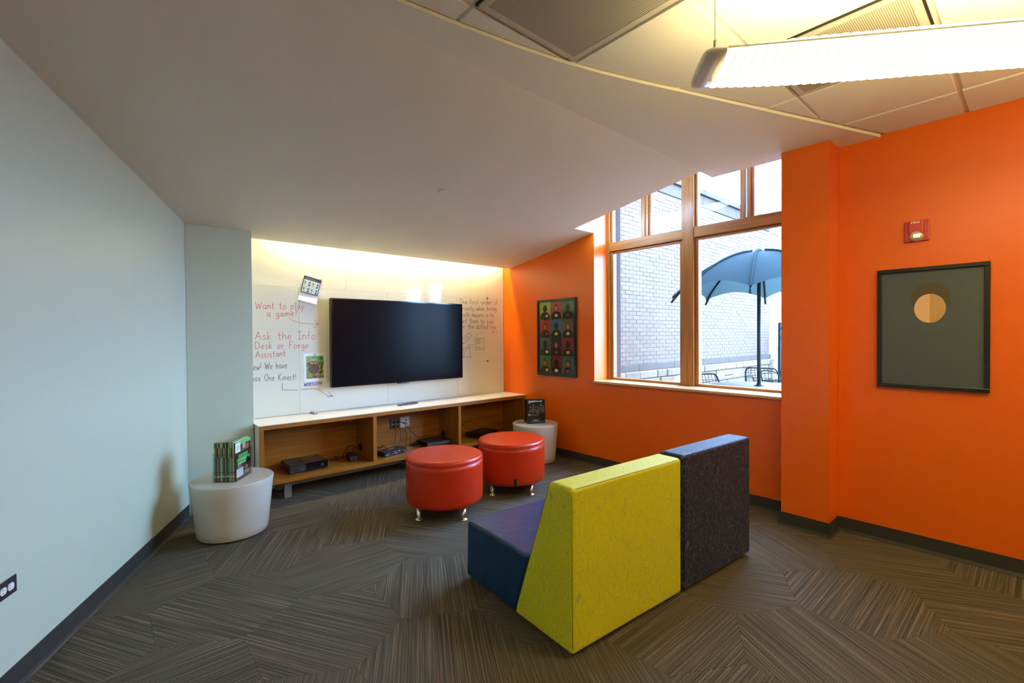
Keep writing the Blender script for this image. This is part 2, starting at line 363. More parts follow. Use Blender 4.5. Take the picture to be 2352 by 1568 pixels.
# ---- ceiling: sloped drywall, flat soffit with a curved edge, tiles
GE = [(-6, 1.86), (-1.2, 1.80), (-.4, 1.775), (.2, 1.752), (.6, 1.728), (.905, 1.702), (1.1515, 1.671), (1.45, 1.620), (1.7, 1.565), (1.9, 1.508), (2.15, 1.423), (2.387, 1.333), (3.004, 1.108), (3.456, .942), (3.63, .878), (4.12, .698)]
def gE(x):
    for (a, ya), (b, yb) in zip(GE, GE[1:]):
        if a <= x <= b: return ya+(yb-ya)*(x-a)/(b-a)
mb = MB(); T = .05
xs = sorted(set([p[0] for p in GE if -1.2 <= p[0] < 3.9]+[3.679, XW, -.8, 1.0, 3.2]))
YEDGE = 4.591
def lo(x, y): return (x, y, ZB if y <= YC else zA(y))
def cell(poly):
    q = clip(poly, (LNX, LNY), LD+.02)
    if len(q) < 3 or area(q) < 1e-5: return
    n = len(q); low = [lo(*p) for p in q]; mb.add(low+[(x, y, z+T) for x, y, z in low], [tuple(range(n)), tuple(range(n, 2*n))[::-1]]+[(i, n+i, n+(i+1) % n, (i+1) % n) for i in range(n)])
for a, b in zip(xs, xs[1:]):
    inslot = a >= 3.678
    top0 = [(a, gE(a)), (b, gE(b))]
    yl = [YC, 3.207, YEDGE]
    def band(y0a, y0b, y1): cell([(a, y0a), (b, y0b), (b, y1), (a, y1)])
    if inslot:
        band(gE(a), gE(b), 1.283); band(3.207, 3.207, YEDGE)
    else:
        band(gE(a), gE(b), YC); band(YC, YC, YEDGE)
ceiling = struct('ceiling', mb, M_CEIL)
# recess for the cove light above the board
mb = MB(); mb.box(CXR, 4.575, zA(YEDGE)+.052, XW, 4.5909, 2.60); mb.box(.3, 4.575, 2.60, XW, YB, 2.64); struct('ceiling_cove', mb, M_SLOT)
# trim along the curved edge
mb = MB(); gp = [(p[0], p[1]) for p in GE if p[0] >= -1.2 and p[0] < 4]+[(XR, gE(XR))]
for (a, ya), (b, yb) in zip(gp, gp[1:]):
    mb.add([(a, ya-.011, ZB-.0012), (b, yb-.011, ZB-.0012), (b, yb+.003, ZB-.0012), (a, ya+.003, ZB-.0012), (a, ya-.011, ZA+.02), (b, yb-.011, ZA+.02), (b, yb+.003, ZA+.02), (a, ya+.003, ZA+.02)],
           [(0, 3, 2, 1), (0, 1, 5, 4), (2, 3, 7, 6), (0, 4, 7, 3), (1, 2, 6, 5)])
part('edge_trim', mb, M_CEIL, ceiling)
# backing slab above the tiles
mb = MB(); mb.box(-6, -4, ZA+.012, XR, 1.9, ZA+.05); part('ceiling_grid', mb, M_TBAR, ceiling)
gx0, gy0, GS = 1.1515, .931, .6096
tile_me = None
mbt = MB(); hs = .2935
mbt.add([(-hs, -hs, .012), (hs, -hs, .012), (hs, hs, .012), (-hs, hs, .012), (-hs+.008, -hs+.008, 0), (hs-.008, -hs+.008, 0), (hs-.008, hs-.008, 0), (-hs+.008, hs-.008, 0)],
        [(4, 7, 6, 5), (0, 4, 5, 1), (1, 5, 6, 2), (2, 6, 7, 3), (3, 7, 4, 0), (0, 1, 2, 3)])
tile_me = mbt.mesh('ceiling_tile', M_TILE)
VENTS = {(0, 0), (2, -1)}
for i in range(-4, 6):
    for j in range(-3, 3):
        x, y = gx0+GS*(i+.5), gy0+GS*(j+.5)
        if (i, j) in VENTS: continue
        pts = [(x-hs, y-hs), (x+hs, y-hs), (x+hs, y+hs), (x-hs, y+hs)]
        q = clip(pts, (1, 0), XR-.002)
        for (a, ya), (b, yb) in zip(GE, GE[1:]):
            if len(q) < 3: break
            k = (yb-ya)/(b-a); q = clip(q, (-k, 1), ya-k*a-.018)
        if len(q) < 3 or area(q) < .001: continue
        if abs(area(q)-area(pts)) < 1e-6: put('ceiling_tile', tile_me, ceiling, (x, y, ZA))
        else:
            cxx = sum(p[0] for p in q)/len(q); cyy = sum(p[1] for p in q)/len(q)
            mb = MB(); mb.prism([(p[0]-cxx, p[1]-cyy) for p in q], 0, .0118); part('ceiling_tile', mb, M_TILE, ceiling, loc=(cxx, cyy, ZA))
for n, (i, j) in enumerate(sorted(VENTS)):
    x, y = gx0+GS*(i+.5), gy0+GS*(j+.5)
    v = thing('air_vent', ['perforated metal air vent in the tile ceiling, left of the pendant lamp', 'perforated metal air vent in the tile ceiling, half hidden behind the pendant lamp'][n], 'vent', (x, y, ZA))
    mb = MB(); mb.box(-.262, -.262, -.004, .262, .262, .006); part('perforated_panel', mb, M_PERF, v)
    mb = MB()
    for a in ((-.29, -.29, .29, -.262), (-.29, .262, .29, .29), (-.29, -.262, -.262, .262), (.262, -.262, .29, .262)): mb.box(a[0], a[1], -.005, a[2], a[3], .011)
    part('vent_frame', mb, mat('vent_frame_grey', (.50, .46, .40), .45), v)
    mb = MB()
    for a in ((-.300, -.300, .300, -.291), (-.300, .291, .300, .300), (-.300, -.291, -.291, .291), (.291, -.291, .300, .291)): mb.box(a[0], a[1], .004, a[2], a[3], .0115)
    part('shadow_gap', mb, M_BLACK, v)

# ---- window
win = struct('window_1', MB().box(4.215, WY1-.034, WZ0+.025, 4.30, WY1-.001, WZ1), WOOD_Z)
def wpart(name, x0, y0, z0, x1, y1, z1, m): return part(name, MB().box(x0, y0, z0, x1, y1, z1), m, win, bevel=.003, seg=1)
ZS, ZT0, ZT1 = .92, 2.307, 2.425
wpart('stile', 4.215, WY0+.001, ZS, 4.30, WY0+.06, WZ1, WOOD_Z)
wpart('mullion', 4.205, 2.195, ZS, 4.315, 2.31, WZ1, WOOD_Z)
wpart('head_rail', 4.215, WY0+.061, WZ1-.06, 4.30, 2.194, WZ1, WOOD_Y); wpart('head_rail', 4.215, 2.311, WZ1-.06, 4.30, WY1-.035, WZ1, WOOD_Y)
wpart('transom', 4.212, WY0+.061, ZT0+.02, 4.31, 2.194, ZT1, WOOD_Y); wpart('transom', 4.212, 2.311, ZT0+.02, 4.31, WY1-.035, ZT1, WOOD_Y)
for (a, b) in ((2.311, WY1-.035), (WY0+.061, 2.194)):                # sash frames of the two large panes
    z0, z1 = ZS, ZT0+.018
    wpart('sash_stile', 4.232, b-.036, z0+.023, 4.292, b-.002, z1, WOOD_Z); wpart('sash_stile', 4.232, a+.002, z0+.023, 4.292, a+.036, z1, WOOD_Z)
    wpart('sash_rail', 4.232, a+.002, z0, 4.292, b-.002, z0+.022, WOOD_Y); wpart('sash_rail', 4.232, a+.038, z1-.018, 4.292, b-.038, z1, WOOD_Y)
    part('glass_pane', MB().box(4.268, a+.02, z0+.01, 4.274, b-.02, z1-.008), M_GLASS, win)
    mid = (a+b)/2+(-.03 if a > 2 else .06)
    mid = 2.728 if a > 2 else 1.72
    z0, z1 = ZT1, WZ1-.061
    wpart('muntin', 4.225, mid-.036, z0+.001, 4.30, mid-.006, z1, WOOD_Z); wpart('muntin', 4.225, mid+.006, z0+.001, 4.30, mid+.036, z1, WOOD_Z)
    for (p, q) in ((a, mid-.037), (mid+.037, b)):
        wpart('sash_stile', 4.24, p+.001, z0+.001, 4.292, p+.024, z1, WOOD_Z); wpart('sash_stile', 4.24, q-.024, z0+.001, 4.292, q-.001, z1, WOOD_Z)
        part('glass_pane', MB().box(4.268, p+.012, z0, 4.274, q-.012, z1), M_GLASS, win)
mb = MB(); mb.box(3.965, 1.284, .899, XW-.0005, WY1+.006, .9195); mb.box(XW-.0005, WY0+.001, .8955, 4.30, WY1-.001, .9195)
sill = part('window_sill', mb, M_SILL, win)

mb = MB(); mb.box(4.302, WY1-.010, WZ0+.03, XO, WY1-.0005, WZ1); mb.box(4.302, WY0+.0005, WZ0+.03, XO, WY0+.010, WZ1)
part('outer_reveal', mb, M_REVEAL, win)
# ------------------------------------------------------------------ flat prints
def ell(cx, cy, rx, ry, a0=0, a1=360, n=22, rot=0):
    c, s = math.cos(math.radians(rot)), math.sin(math.radians(rot)); out = []
    for k in range(n+1 if a1-a0 < 360 else n):
        a = math.radians(a0+(a1-a0)*k/n); x, y = rx*math.cos(a), ry*math.sin(a); out.append((cx+c*x-s*y, cy+s*x+c*y))
    return out
def rect(x0, y0, x1, y1): return [(x0, y0), (x1, y0), (x1, y1), (x0, y1)]
def printed(name, shapes, org, ux, uy, parent, lift=.00004, rough=.5, off=.0002):
    """shapes: list of (polygon in metres, rgb); each lies a hair above the one before"""
    org, ux, uy = Vector(org), Vector(ux), Vector(uy); n = ux.cross(uy).normalized(); cols = []
    mb = MB()
    for k, (poly, rgb) in enumerate(shapes):
        if rgb not in cols: cols.append(rgb)
        mb.add([org+ux*x+uy*y+n*(off+lift*k) for x, y in poly], [tuple(range(len(poly)))], cols.index(rgb))
    return part(name, mb, [flat(c, rough) for c in cols], parent)
def strokes(name, lines, org, ux, uy, width, rgb, parent, label=None, off=.0004):
    org, ux, uy = Vector(org), Vector(ux), Vector(uy); n = ux.cross(uy).normalized(); mb = MB()
    for ln in lines:
        P = [Vector((p[0], p[1], 0)) for p in ln]
        if len(P) < 2: P = [P[0], P[0]+Vector((width*.6, 0, 0))]
        sm = smooth_path(P, 4) if len(P) > 2 else P
        lft = []; rgt = []
        for i, p in enumerate(sm):
            d = sm[min(i+1, len(sm)-1)]-sm[max(i-1, 0)]
            if d.length < 1e-9: d = Vector((1, 0, 0))
            d.normalize(); q = Vector((-d.y, d.x, 0))*width/2; lft.append(p+q); rgt.append(p-q)
        vs_ = [org+ux*p.x+uy*p.y+n*off for p in lft+rgt]; m = len(sm)
        mb.add(vs_, [(i+m, i+1+m, i+1, i) for i in range(m-1)])
    return part(name, mb, flat(rgb, .5), parent, label=label)
G = {
'W': (.95, [[(0, 1), (.2, 0), (.45, .75), (.65, 0), (.95, 1)]], 0), 'A': (.75, [[(0, 0), (.36, 1), (.7, 0)], [(.13, .38), (.6, .38)]], 0), 'D': (.75, [[(.05, 0), (.05, 1)], [(.05, 1), (.5, .85), (.68, .5), (.5, .12), (.05, 0)]], 1),
'F': (.6, [[(.05, 0), (.05, 1)], [(.05, 1), (.6, 1)], [(.05, .55), (.45, .55)]], 0), 'I': (.5, [[(.25, 0), (.25, 1)], [(0, 1), (.5, 1)], [(0, 0), (.5, 0)]], 0), 'K': (.65, [[(.05, 0), (.05, 1)], [(.6, 1), (.05, .45)], [(.05, .45), (.6, 0)]], 0),
'N': (.7, [[(.05, 0), (.05, 1)], [(.05, 1), (.6, 0)], [(.6, 0), (.6, 1)]], 0), 'O': (.75, [[(.4, 1), (.08, .75), (.1, .2), (.4, 0), (.68, .3), (.65, .8), (.4, 1)]], 1), 'T': (.65, [[(.32, 0), (.32, 1)], [(0, 1), (.65, 1)]], 0),
'X': (.65, [[(0, 1), (.62, 0)], [(.62, 1), (0, 0)]], 0), 'E': (.55, [[(.5, 1), (.05, 1)], [(.05, 1), (.05, 0)], [(.05, 0), (.5, 0)], [(.05, .5), (.42, .5)]], 0), 'R': (.6, [[(.05, 0), (.05, 1)], [(.05, 1), (.5, .9), (.5, .6), (.05, .5)], [(.05, .5), (.55, 0)]], 1),
'S': (.55, [[(.5, .9), (.25, 1), (.06, .78), (.28, .52), (.48, .25), (.25, 0), (.02, .12)]], 1), 'L': (.5, [[(.05, 1), (.05, 0)], [(.05, 0), (.45, 0)]], 0), 'H': (.65, [[(.05, 0), (.05, 1)], [(.58, 0), (.58, 1)], [(.05, .5), (.58, .5)]], 0),
'a': (.55, [[(.45, .5), (.2, .55), (.04, .28), (.18, .02), (.4, .16), (.45, .5)], [(.45, .5), (.46, .08), (.54, 0)]], 1), 'b': (.5, [[(.05, 1), (.05, 0)], [(.05, .3), (.25, .52), (.45, .28), (.28, 0), (.05, .06)]], 1), 'c': (.45, [[(.42, .46), (.2, .54), (.05, .26), (.2, 0), (.42, .08)]], 1),
'd': (.55, [[(.45, .45), (.2, .52), (.04, .26), (.2, 0), (.44, .14)], [(.46, 1), (.46, 0)]], 1), 'e': (.48, [[(.05, .28), (.42, .32), (.32, .54), (.08, .42), (.06, .12), (.25, 0), (.44, .1)]], 1), 'f': (.4, [[(.42, .92), (.26, 1), (.16, .8), (.15, 0)], [(0, .5), (.34, .5)]], 1),
'g': (.52, [[(.44, .48), (.2, .54), (.04, .28), (.2, .02), (.42, .18)], [(.45, .52), (.45, -.2), (.25, -.38), (.04, -.26)]], 1), 'h': (.52, [[(.05, 1), (.05, 0)], [(.05, .3), (.28, .54), (.44, .36), (.45, 0)]], 1), 'i': (.22, [[(.1, .52), (.1, 0)], [(.1, .74), (.12, .7)]], 0),
'j': (.3, [[(.2, .52), (.2, -.25), (.02, -.32)], [(.2, .74), (.22, .7)]], 0), 'k': (.5, [[(.05, 1), (.05, 0)], [(.42, .55), (.05, .25)], [(.05, .25), (.45, 0)]], 0), 'l': (.2, [[(.1, 1), (.1, 0)]], 0), 'm': (.78, [[(.05, .54), (.05, 0)], [(.05, .35), (.22, .54), (.36, .36), (.37, 0)], [(.37, .34), (.54, .54), (.68, .36), (.7, 0)]], 1),
'n': (.52, [[(.05, .54), (.05, 0)], [(.05, .32), (.26, .54), (.43, .36), (.44, 0)]], 1), 'o': (.52, [[(.25, .54), (.05, .36), (.1, .06), (.28, 0), (.46, .2), (.42, .46), (.25, .54)]], 1), 'p': (.52, [[(.05, .54), (.05, -.38)], [(.05, .34), (.26, .54), (.46, .3), (.3, .02), (.05, .08)]], 1),
'r': (.4, [[(.05, .54), (.05, 0)], [(.05, .3), (.2, .52), (.38, .48)]], 1), 's': (.42, [[(.36, .48), (.18, .54), (.06, .4), (.3, .2), (.28, .02), (.03, .04)]], 1), 't': (.4, [[(.18, .92), (.18, .06), (.34, 0)], [(0, .58), (.38, .58)]], 0), 'u': (.52, [[(.05, .54), (.08, .08), (.26, 0), (.44, .18)], [(.45, .54), (.45, 0)]], 1),
'v': (.45, [[(.02, .54), (.22, 0), (.43, .54)]], 0), 'w': (.66, [[(.02, .54), (.16, 0), (.33, .42), (.48, 0), (.64, .54)]], 0), 'x': (.45, [[(.02, .54), (.42, 0)], [(.42, .54), (.02, 0)]], 0), 'y': (.48, [[(.03, .54), (.24, .08)], [(.45, .54), (.2, -.16), (.04, -.36)]], 0),
'!': (.2, [[(.1, 1), (.1, .25)], [(.1, .06), (.12, 0)]], 0), '?': (.42, [[(.04, .85), (.22, 1), (.4, .8), (.2, .5), (.2, .28)], [(.2, .06), (.22, 0)]], 1), ' ': (.5, [], 0)}
def handwrite(text, x0, x1, z0, z1, cap, jit=.02):
    w_ = sum(G[c][0]+.14 for c in text)-.14; out = []; x = 0; rnd = random.Random(text)
    for c in text:
        gw, ss, sm = G[c]; dy = rnd.uniform(-jit, jit)
        for s in ss:
            pts = [(x0+(x1-x0)*(x+px)/w_, z0+(z1-z0)*(x+px)/w_+(py+dy)*cap) for px, py in s]
            if not sm and len(pts) > 2:       # keep corners sharp
                for a, b in zip(pts, pts[1:]): out.append([a, b])
            else: out.append(pts)
        x += gw+.14
    return out

# ------------------------------------------------------------------ glass marker board
YG = 4.715
board = thing('marker_board', 'wall of white glass marker-board panels with handwriting behind the television', 'whiteboard', (0, 0, 0))
rows = [(.6745, 1.0785, 1.418-.914*2), (1.080, 1.4825, 1.418-.914*2), (1.484, 1.882, 1.418-.914*2), (1.8835, 2.56, 1.878-.914*2)]
for z0, z1, xo in rows:
    xs_ = [CXR+.001]+[xo+.914*k for k in range(0, 6) if CXR+.06 < xo+.914*k < XW-.05]+[XW-.006]
    for a, b in zip(xs_, xs_[1:]): part('glass_panel', MB().box(a+.0007, YG, z0, b-.0007, YG+.0045, z1), M_WBOARD, board, bevel=.0008, seg=1)
part('backing_board', MB().box(CXR+.001, YG+.0046, .6745, XW-.006, YB-.0005, 2.56), M_WBOARD, board)
for x, z in ((3.709, 1.8905), (3.707, 1.087)):
    mb = MB(); mb.tube([(x, YG-.012, z), (x, YG-.0002, z)], .009, 10); part('standoff_pin', mb, M_BLACK, board)
UX, UZ = (1, 0, 0), (0, 0, 1); BO = (0, YG-.0002, 0)
RED, DRK, PUR, BLU = (218, 122, 116), (106, 106, 102), (134, 92, 116), (56, 50, 160)
def ink(lines, rgb, wd, label): strokes('marker_writing', lines, BO, UX, UZ, wd, rgb, board, label)
ink(handwrite('Want to play', 1.045, 1.465, 1.668, 1.678, .066), RED, .0052, 'red marker words Want to play')
ink(handwrite('a game?', 1.137, 1.405, 1.600, 1.612, .058), RED, .006, 'red marker words a game?')
ink([[(1.326, 1.594), (1.37, 1.565), (1.44, 1.545), (1.53, 1.537), (1.602, 1.537)], [(1.562, 1.574), (1.602, 1.537)], [(1.602, 1.537), (1.552, 1.501)]], RED, .005, 'red marker arrow')
ink(handwrite('Ask the Info', 1.038, 1.568, 1.389, 1.388, .075), RED, .0056, 'red marker words Ask the Info')
ink(handwrite('Desk or Forge', 1.036, 1.50, 1.307, 1.302, .064), RED, .0056, 'red marker words Desk or Forge')
ink(handwrite('Assistant', 1.042, 1.293, 1.220, 1.232, .062), RED, .0056, 'red marker word Assistant')
ink(handwrite('New! We have', .988, 1.306, 1.112, 1.119, .064), DRK, .0048, 'grey marker words New! We have')
ink(handwrite('Xbox One Kinect!', .972, 1.386, 1.014, 1.002, .062), DRK, .0048, 'grey marker words Xbox One Kinect!')
ink([[(1.265, .981), (1.26, .916)], [(1.26, .916), (1.403, .902)], [(1.428, .905), (1.53, .905), (1.60, .888), (1.664, .836), (1.735, .813)], [(1.665, .812), (1.735, .813)], [(1.735, .813), (1.682, .868)]], DRK, .0046, 'grey marker arrow')
ink(handwrite('WERESLOTH!', 1.459, 1.627, .934, .940, .030), BLU, .0046, 'blue marker word under the animal picture')
for txt, a, b, z0, z1 in (('The first order of', 3.283, 3.89, 1.802, 1.815), ('priority when hiring', 3.288, 3.865, 1.722, 1.735), ('math majors is to', 3.295, 3.815, 1.643, 1.650), ('get them to sine', 3.30, 3.812, 1.570, 1.570), ('on the dotted line', 3.305, 3.857, 1.503, 1.498)):
    ink(handwrite(txt, a, b, z0, z1, .062), PUR, .0052, 'purple marker words '+txt)
ink([[(3.795, 1.452), (3.80, 1.472)], [(3.80, 1.472), (3.815, 1.455), (3.828, 1.468)], [(3.862, 1.47), (3.868, 1.452)]], PUR, .005, 'small purple marker scribble')
ink([[(3.335, 1.325), (3.30, 1.33), (3.30, 1.36), (3.38, 1.425), (3.43, 1.445), (3.45, 1.42), (3.43, 1.38), (3.36, 1.325), (3.335, 1.325)], [(3.34, 1.352), (3.36, 1.372), (3.355, 1.385), (3.39, 1.40)], [(3.375, 1.365), (3.395, 1.39), (3.42, 1.412)], [(3.30, 1.30), (3.345, 1.325)], [(3.29, 1.262), (3.436, 1.261)], [(3.335, 1.262), (3.328, 1.15)], [(3.43, 1.261), (3.444, 1.15)],
     [(3.26, 1.15), (3.462, 1.15)], [(3.352, 1.225), (3.37, 1.24), (3.40, 1.24)], [(3.352, 1.225), (3.35, 1.165)], [(3.41, 1.262), (3.412, 1.30)], [(3.412, 1.30), (3.43, 1.302), (3.43, 1.262)]], (60, 58, 52), .004, 'black marker drawing of a machine')
ink([[(3.524, 1.384), (3.641, 1.383)], [(3.641, 1.383), (3.654, 1.234)], [(3.654, 1.234), (3.531, 1.237)], [(3.531, 1.237), (3.524, 1.384)]]+[[(3.535, 1.365-.018*k), (3.56, 1.37-.018*k), (3.585, 1.362-.018*k), (3.61-.02*(k % 2), 1.368-.018*k)] for k in range(4)]
    + [[(3.545, 1.255), (3.56, 1.275), (3.572, 1.25), (3.59, 1.275), (3.602, 1.255), (3.63, 1.27)]], (60, 58, 52), .004, 'black marker drawing of a page')
ink([[(3.591+.091*math.cos(a), 1.315+.132*math.sin(a)), (3.591+.091*math.cos(a+.09), 1.315+.132*math.sin(a+.09))] for a in [2*PI*k/26 for k in range(26)]]+[[(3.45+.012*k, 1.285+.006*k), (3.456+.012*k, 1.288+.006*k)] for k in range(4)], (90, 86, 80), .0035, 'dotted ring drawn round the page')

# sheets stuck to the board
def sheet(name, label, c, w_, h_, ang, shapes, curl=.0):
    t_ = thing(name, label, 'paper', c)
    a = math.radians(ang); ux = Vector((math.cos(a), 0, math.sin(a))); uz = Vector((-math.sin(a), 0, math.cos(a)))
    mb = MB(); nn = 8; vs_ = []
    for j in range(nn+1):
        v = -h_/2+h_*j/nn; d = .0012+curl*max(0, .35-(j/nn))**2*4
        for u in (-w_/2, w_/2): vs_.append(ux*u+uz*v+Vector((0, -d*(1 if u > 0 else .4), 0)))
    mb.add(vs_, [(2*j, 2*j+1, 2*j+3, 2*j+2) for j in range(nn)], 0, True)
    mb.add([p+Vector((0, .0006, 0)) for p in vs_], [(2*j, 2*j+2, 2*j+3, 2*j+1) for j in range(nn)], 0, True)
    part('sheet', mb, M_PAPER, t_)
    if shapes: printed('picture', shapes, Vector((0, -.003-curl*.12, 0)), ux, uz, t_)
    return t_, ux, uz
K = (28, 30, 34)
sh = [(rect(-.082, -.082, .082, .082), K), (rect(-.075, -.075, .075, .048), (200, 214, 214))]
for qx in (-.075, .0015):
    for qz in (-.075, -.0125):
        sh.append((rect(qx, qz, qx+.0735, qz+.0605), (196, 212, 216)))
        sh.append((rect(qx+.008, qz+.004, qx+.022, qz+.024), (206, 190, 60))); sh.append((ell(qx+.015, qz+.031, .007, .008), (120, 104, 60))); sh.append((rect(qx+.008, qz+.037, qx+.022, qz+.042), K))
        sh.append((rect(qx+.048, qz+.003, qx+.066, qz+.020), (40, 84, 130))); sh.append((ell(qx+.057, qz+.030, .009, .010), (150, 180, 200))); sh.append((ell(qx+.057, qz+.038, .010, .007), (50, 66, 96)))
for k in range(2): sh.append((rect(-.07, .064-.008*k, .02+.03*k, .067-.008*k), (150, 150, 150)))
t_, ux, uz = sheet('comic_printout', 'tilted sheet with a four-panel comic on the marker board', (1.524, YG-.0005, 1.878), .176, .268, -13.6, sh, .03)
for s_ in t_.children:
    if s_.name.startswith('picture'): s_.location = uz*.03
part('tape', MB().obox(ux*.078+uz*.118+Vector((0, -.0035, 0)), ux*.016, (0, .001, 0), uz*.011), mat('masking_tape', (.55, .52, .44), .6), t_)
gr = (98, 168, 78); br = (120, 84, 60); dk = (92, 66, 56)
sl = [(rect(-.082, -.109, .082, .109), gr), (rect(-.082, -.02, -.03, .109), (120, 178, 92)), (rect(.03, -.08, .082, .02), (150, 186, 60)), ([(-.082, -.06), (.02, -.05), (.082, -.10), (.082, -.109), (-.06, -.109)], (96, 130, 58)),
      ([(.045, -.02), (.066, .045), (.075, .055), (.08, .05), (.062, -.03)], dk), ([(-.02, -.09), (.06, -.03), (.075, -.05), (.0, -.105)], dk), (ell(-.014, -.015, .052, .048), dk), (ell(-.014, -.03, .044, .034), (104, 74, 66)), (ell(-.055, .022, .018, .030, rot=20), br), (ell(.03, .024, .032, .013, rot=32), br),
      (ell(-.048, -.078, .022, .020), (176, 124, 88)), (ell(.02, -.074, .024, .018), (176, 124, 88)), (ell(-.014, .052, .038, .034), br), (ell(-.014, .066, .034, .020), (188, 168, 140)), (ell(-.014, .048, .030, .018), (190, 168, 136)), (ell(-.028, .054, .010, .006, rot=-24), (60, 44, 40)), (ell(.002, .054, .010, .006, rot=24), (60, 44, 40)), (ell(-.013, .045, .008, .006), (44, 34, 32)), (ell(-.013, .026, .022, .008), (92, 64, 52)),
      (ell(.055, .095, .012, .006, rot=30), (40, 70, 40)), (ell(.068, .082, .012, .006, rot=-40), (40, 70, 40)), (ell(.05, .075, .010, .005, rot=70), (40, 70, 40))]
t2, ux, uz = sheet('animal_picture', 'white sheet with a painted brown sloth on green, taped left of the television', (1.563, YG-.0005, 1.115), .210, .280, .8, sl)
part('tape', MB().obox(Vector((-.002, -.0035, .122)), (.014, 0, .005), (0, .001, 0), (-.004, 0, .011)), mat('masking_tape', (.5, .5, .4), .6), t2)

# ------------------------------------------------------------------ television
tv = thing('television', 'large black flat television mounted over the media console', 'television', (2.470, 4.618, .911))
hw, hh = .782, .882
part('casing', MB().box(-hw, .004, 0, hw, .055, hh), M_BLACK, tv, bevel=.006)
part('screen', MB().box(-hw+.011, .0025, .017, hw-.011, .006, hh-.011), mat('dark_screen', (.006, .005, .006), .24, spec=.08), tv)
mb = MB(); b_ = .012
for a in ((-hw, 0, hw, .018), (-hw, hh-b_, hw, hh), (-hw, .018, -hw+b_, hh-b_), (hw-b_, .018, hw, hh-b_)): mb.box(a[0], -.002, a[1], a[2], .0045, a[3])
part('bezel', mb, M_GLOSSB, tv)
part('sensor_lip', MB().xprism([(-.002, -.013), (.02, -.013), (.02, .001), (-.002, .001)], -.07, .07), M_GLOSSB, tv, bevel=.005)
part('wall_bracket', MB().box(-.25, .0555, .25, .25, .0955, .62), M_BLACK, tv)

# ------------------------------------------------------------------ media console
YF = 4.296
con = thing('media_console', 'long low maple media console with white top and open bays under the television', 'console', (0, 0, 0))
XE = XW-.002
part('top_panel', MB().box(.966, YF, .632, XE, YG-.0025, .6665), WOOD_X, con, bevel=.001, seg=1)
part('laminate_top', MB().box(.9655, YF+.0005, .667, XE, YG-.0025, .672), M_LAMINATE, con)
part('bottom_panel', MB().box(.966, YF, .157, XE, YB-.003, .195), WOOD_X, con, bevel=.001, seg=1)
part('side_panel', MB().box(.966, YF, .1955, 1.004, YB-.003, .6315), WOOD_ZC, con, bevel=.001, seg=1)
part('end_cover', MB().box(.962, YF+.003, .157, .9655, CY-.001, .670), M_LAMINATE, con, label='white laminate end cover')
part('side_panel', MB().box(XE-.038, YF, .1955, XE, YB-.003, .6315), WOOD_ZC, con, bevel=.001, seg=1)
for x0, x1 in ((1.966, 2.003), (2.965, 3.001)):
    part('divider', MB().box(x0, YF, .1955, x1, 4.699, .6315), WOOD_ZC, con, bevel=.001, seg=1)
part('back_panel', MB().box(1.0045, 4.70, .1955, XE-.0385, YB-.003, .6315), WOOD_X, con)
for x in (1.21, 2.48, 3.70):
    for y in (4.385, 4.66): part('leg', MB().box(x-.03, y-.006, .0005, x+.03, y+.006, .1565), M_GREYMET, con)
for x in (1.9655, 2.9645):
    mb = MB(); mb.tube([(x, 4.60+.034*math.cos(2*PI*k/20), .285+.034*math.sin(2*PI*k/20)) for k in range(20)], .006, 6, closed=True)
    mb.tube([(x-.0012, 4.60, .285), (x-.0002, 4.60, .285)], .032, 20); part('cable_grommet', mb, M_BLACK, con)

# devices on the console shelf (z = .1955)
SH = .1957
def device(name, label, cat, loc, rotz=0): return thing(name, label, cat, loc, rotz)
g = device('game_console', 'two-tone black game console on the left shelf bay', 'game console', (1.391, 4.515, SH))
part('body_half', MB().box(-.166, -.135, .008, -.030, .135, .08), mat('matte_charcoal', (.022, .020, .019), .4), g, bevel=.003, label='matte left half')
part('body_half', MB().box(-.028, -.137, .006, .166, .135, .08), M_GLOSSB, g, bevel=.003, label='glossy right half')
part('foot_plate', MB().box(-.155, -.125, 0, .155, .125, .0078), M_BLACK, g)
part('disc_slot', MB().box(-.155, -.1362, .050, -.034, -.1348, .053), mat('slot_grey', (.10, .10, .10), .3), g)
printed('front_mark', [(rect(-.148, .018, -.140, .023), (170, 170, 170)), (rect(-.075, .030, -.045, .034), (150, 150, 150))], (0, -.1356, 0), UX, UZ, g)
printed('power_mark', [(ell(.115, .045, .014, .014), (54, 54, 56)), (ell(.115, .045, .011, .011), (14, 14, 15)), ([(.106, .054), (.109, .055), (.124, .036), (.121, .035)], (60, 60, 62)), ([(.124, .054), (.121, .055), (.106, .036), (.109, .035)], (60, 60, 62))], (0, -.1375, 0), UX, UZ, g)
g = device('power_brick', 'black power brick with trailing cables on the left shelf bay', 'power supply', (1.845, 4.53, SH), math.radians(-12))
part('body', MB().box(-.038, -.10, 0, .038, .10, .052), M_BLACK, g, bevel=.006)
part('end_plate', MB().box(-.030, -.104, .008, .030, -.1005, .046), mat('grey_label', (.09, .09, .09), .4), g)
part('socket', MB().box(-.016, -.108, .016, .020, -.1045, .038), M_BLACK, g)
g = device('video_switch', 'small black video switch box with blue and red lights', 'switch box', (2.235, 4.47, SH), math.radians(13))
part('body', MB().box(-.14, -.075, .004, .14, .075, .048), M_BLACK, g, bevel=.003)
part('face_plate', MB().box(-.136, -.0775, .007, .136, -.0752, .046), M_GLOSSB, g)
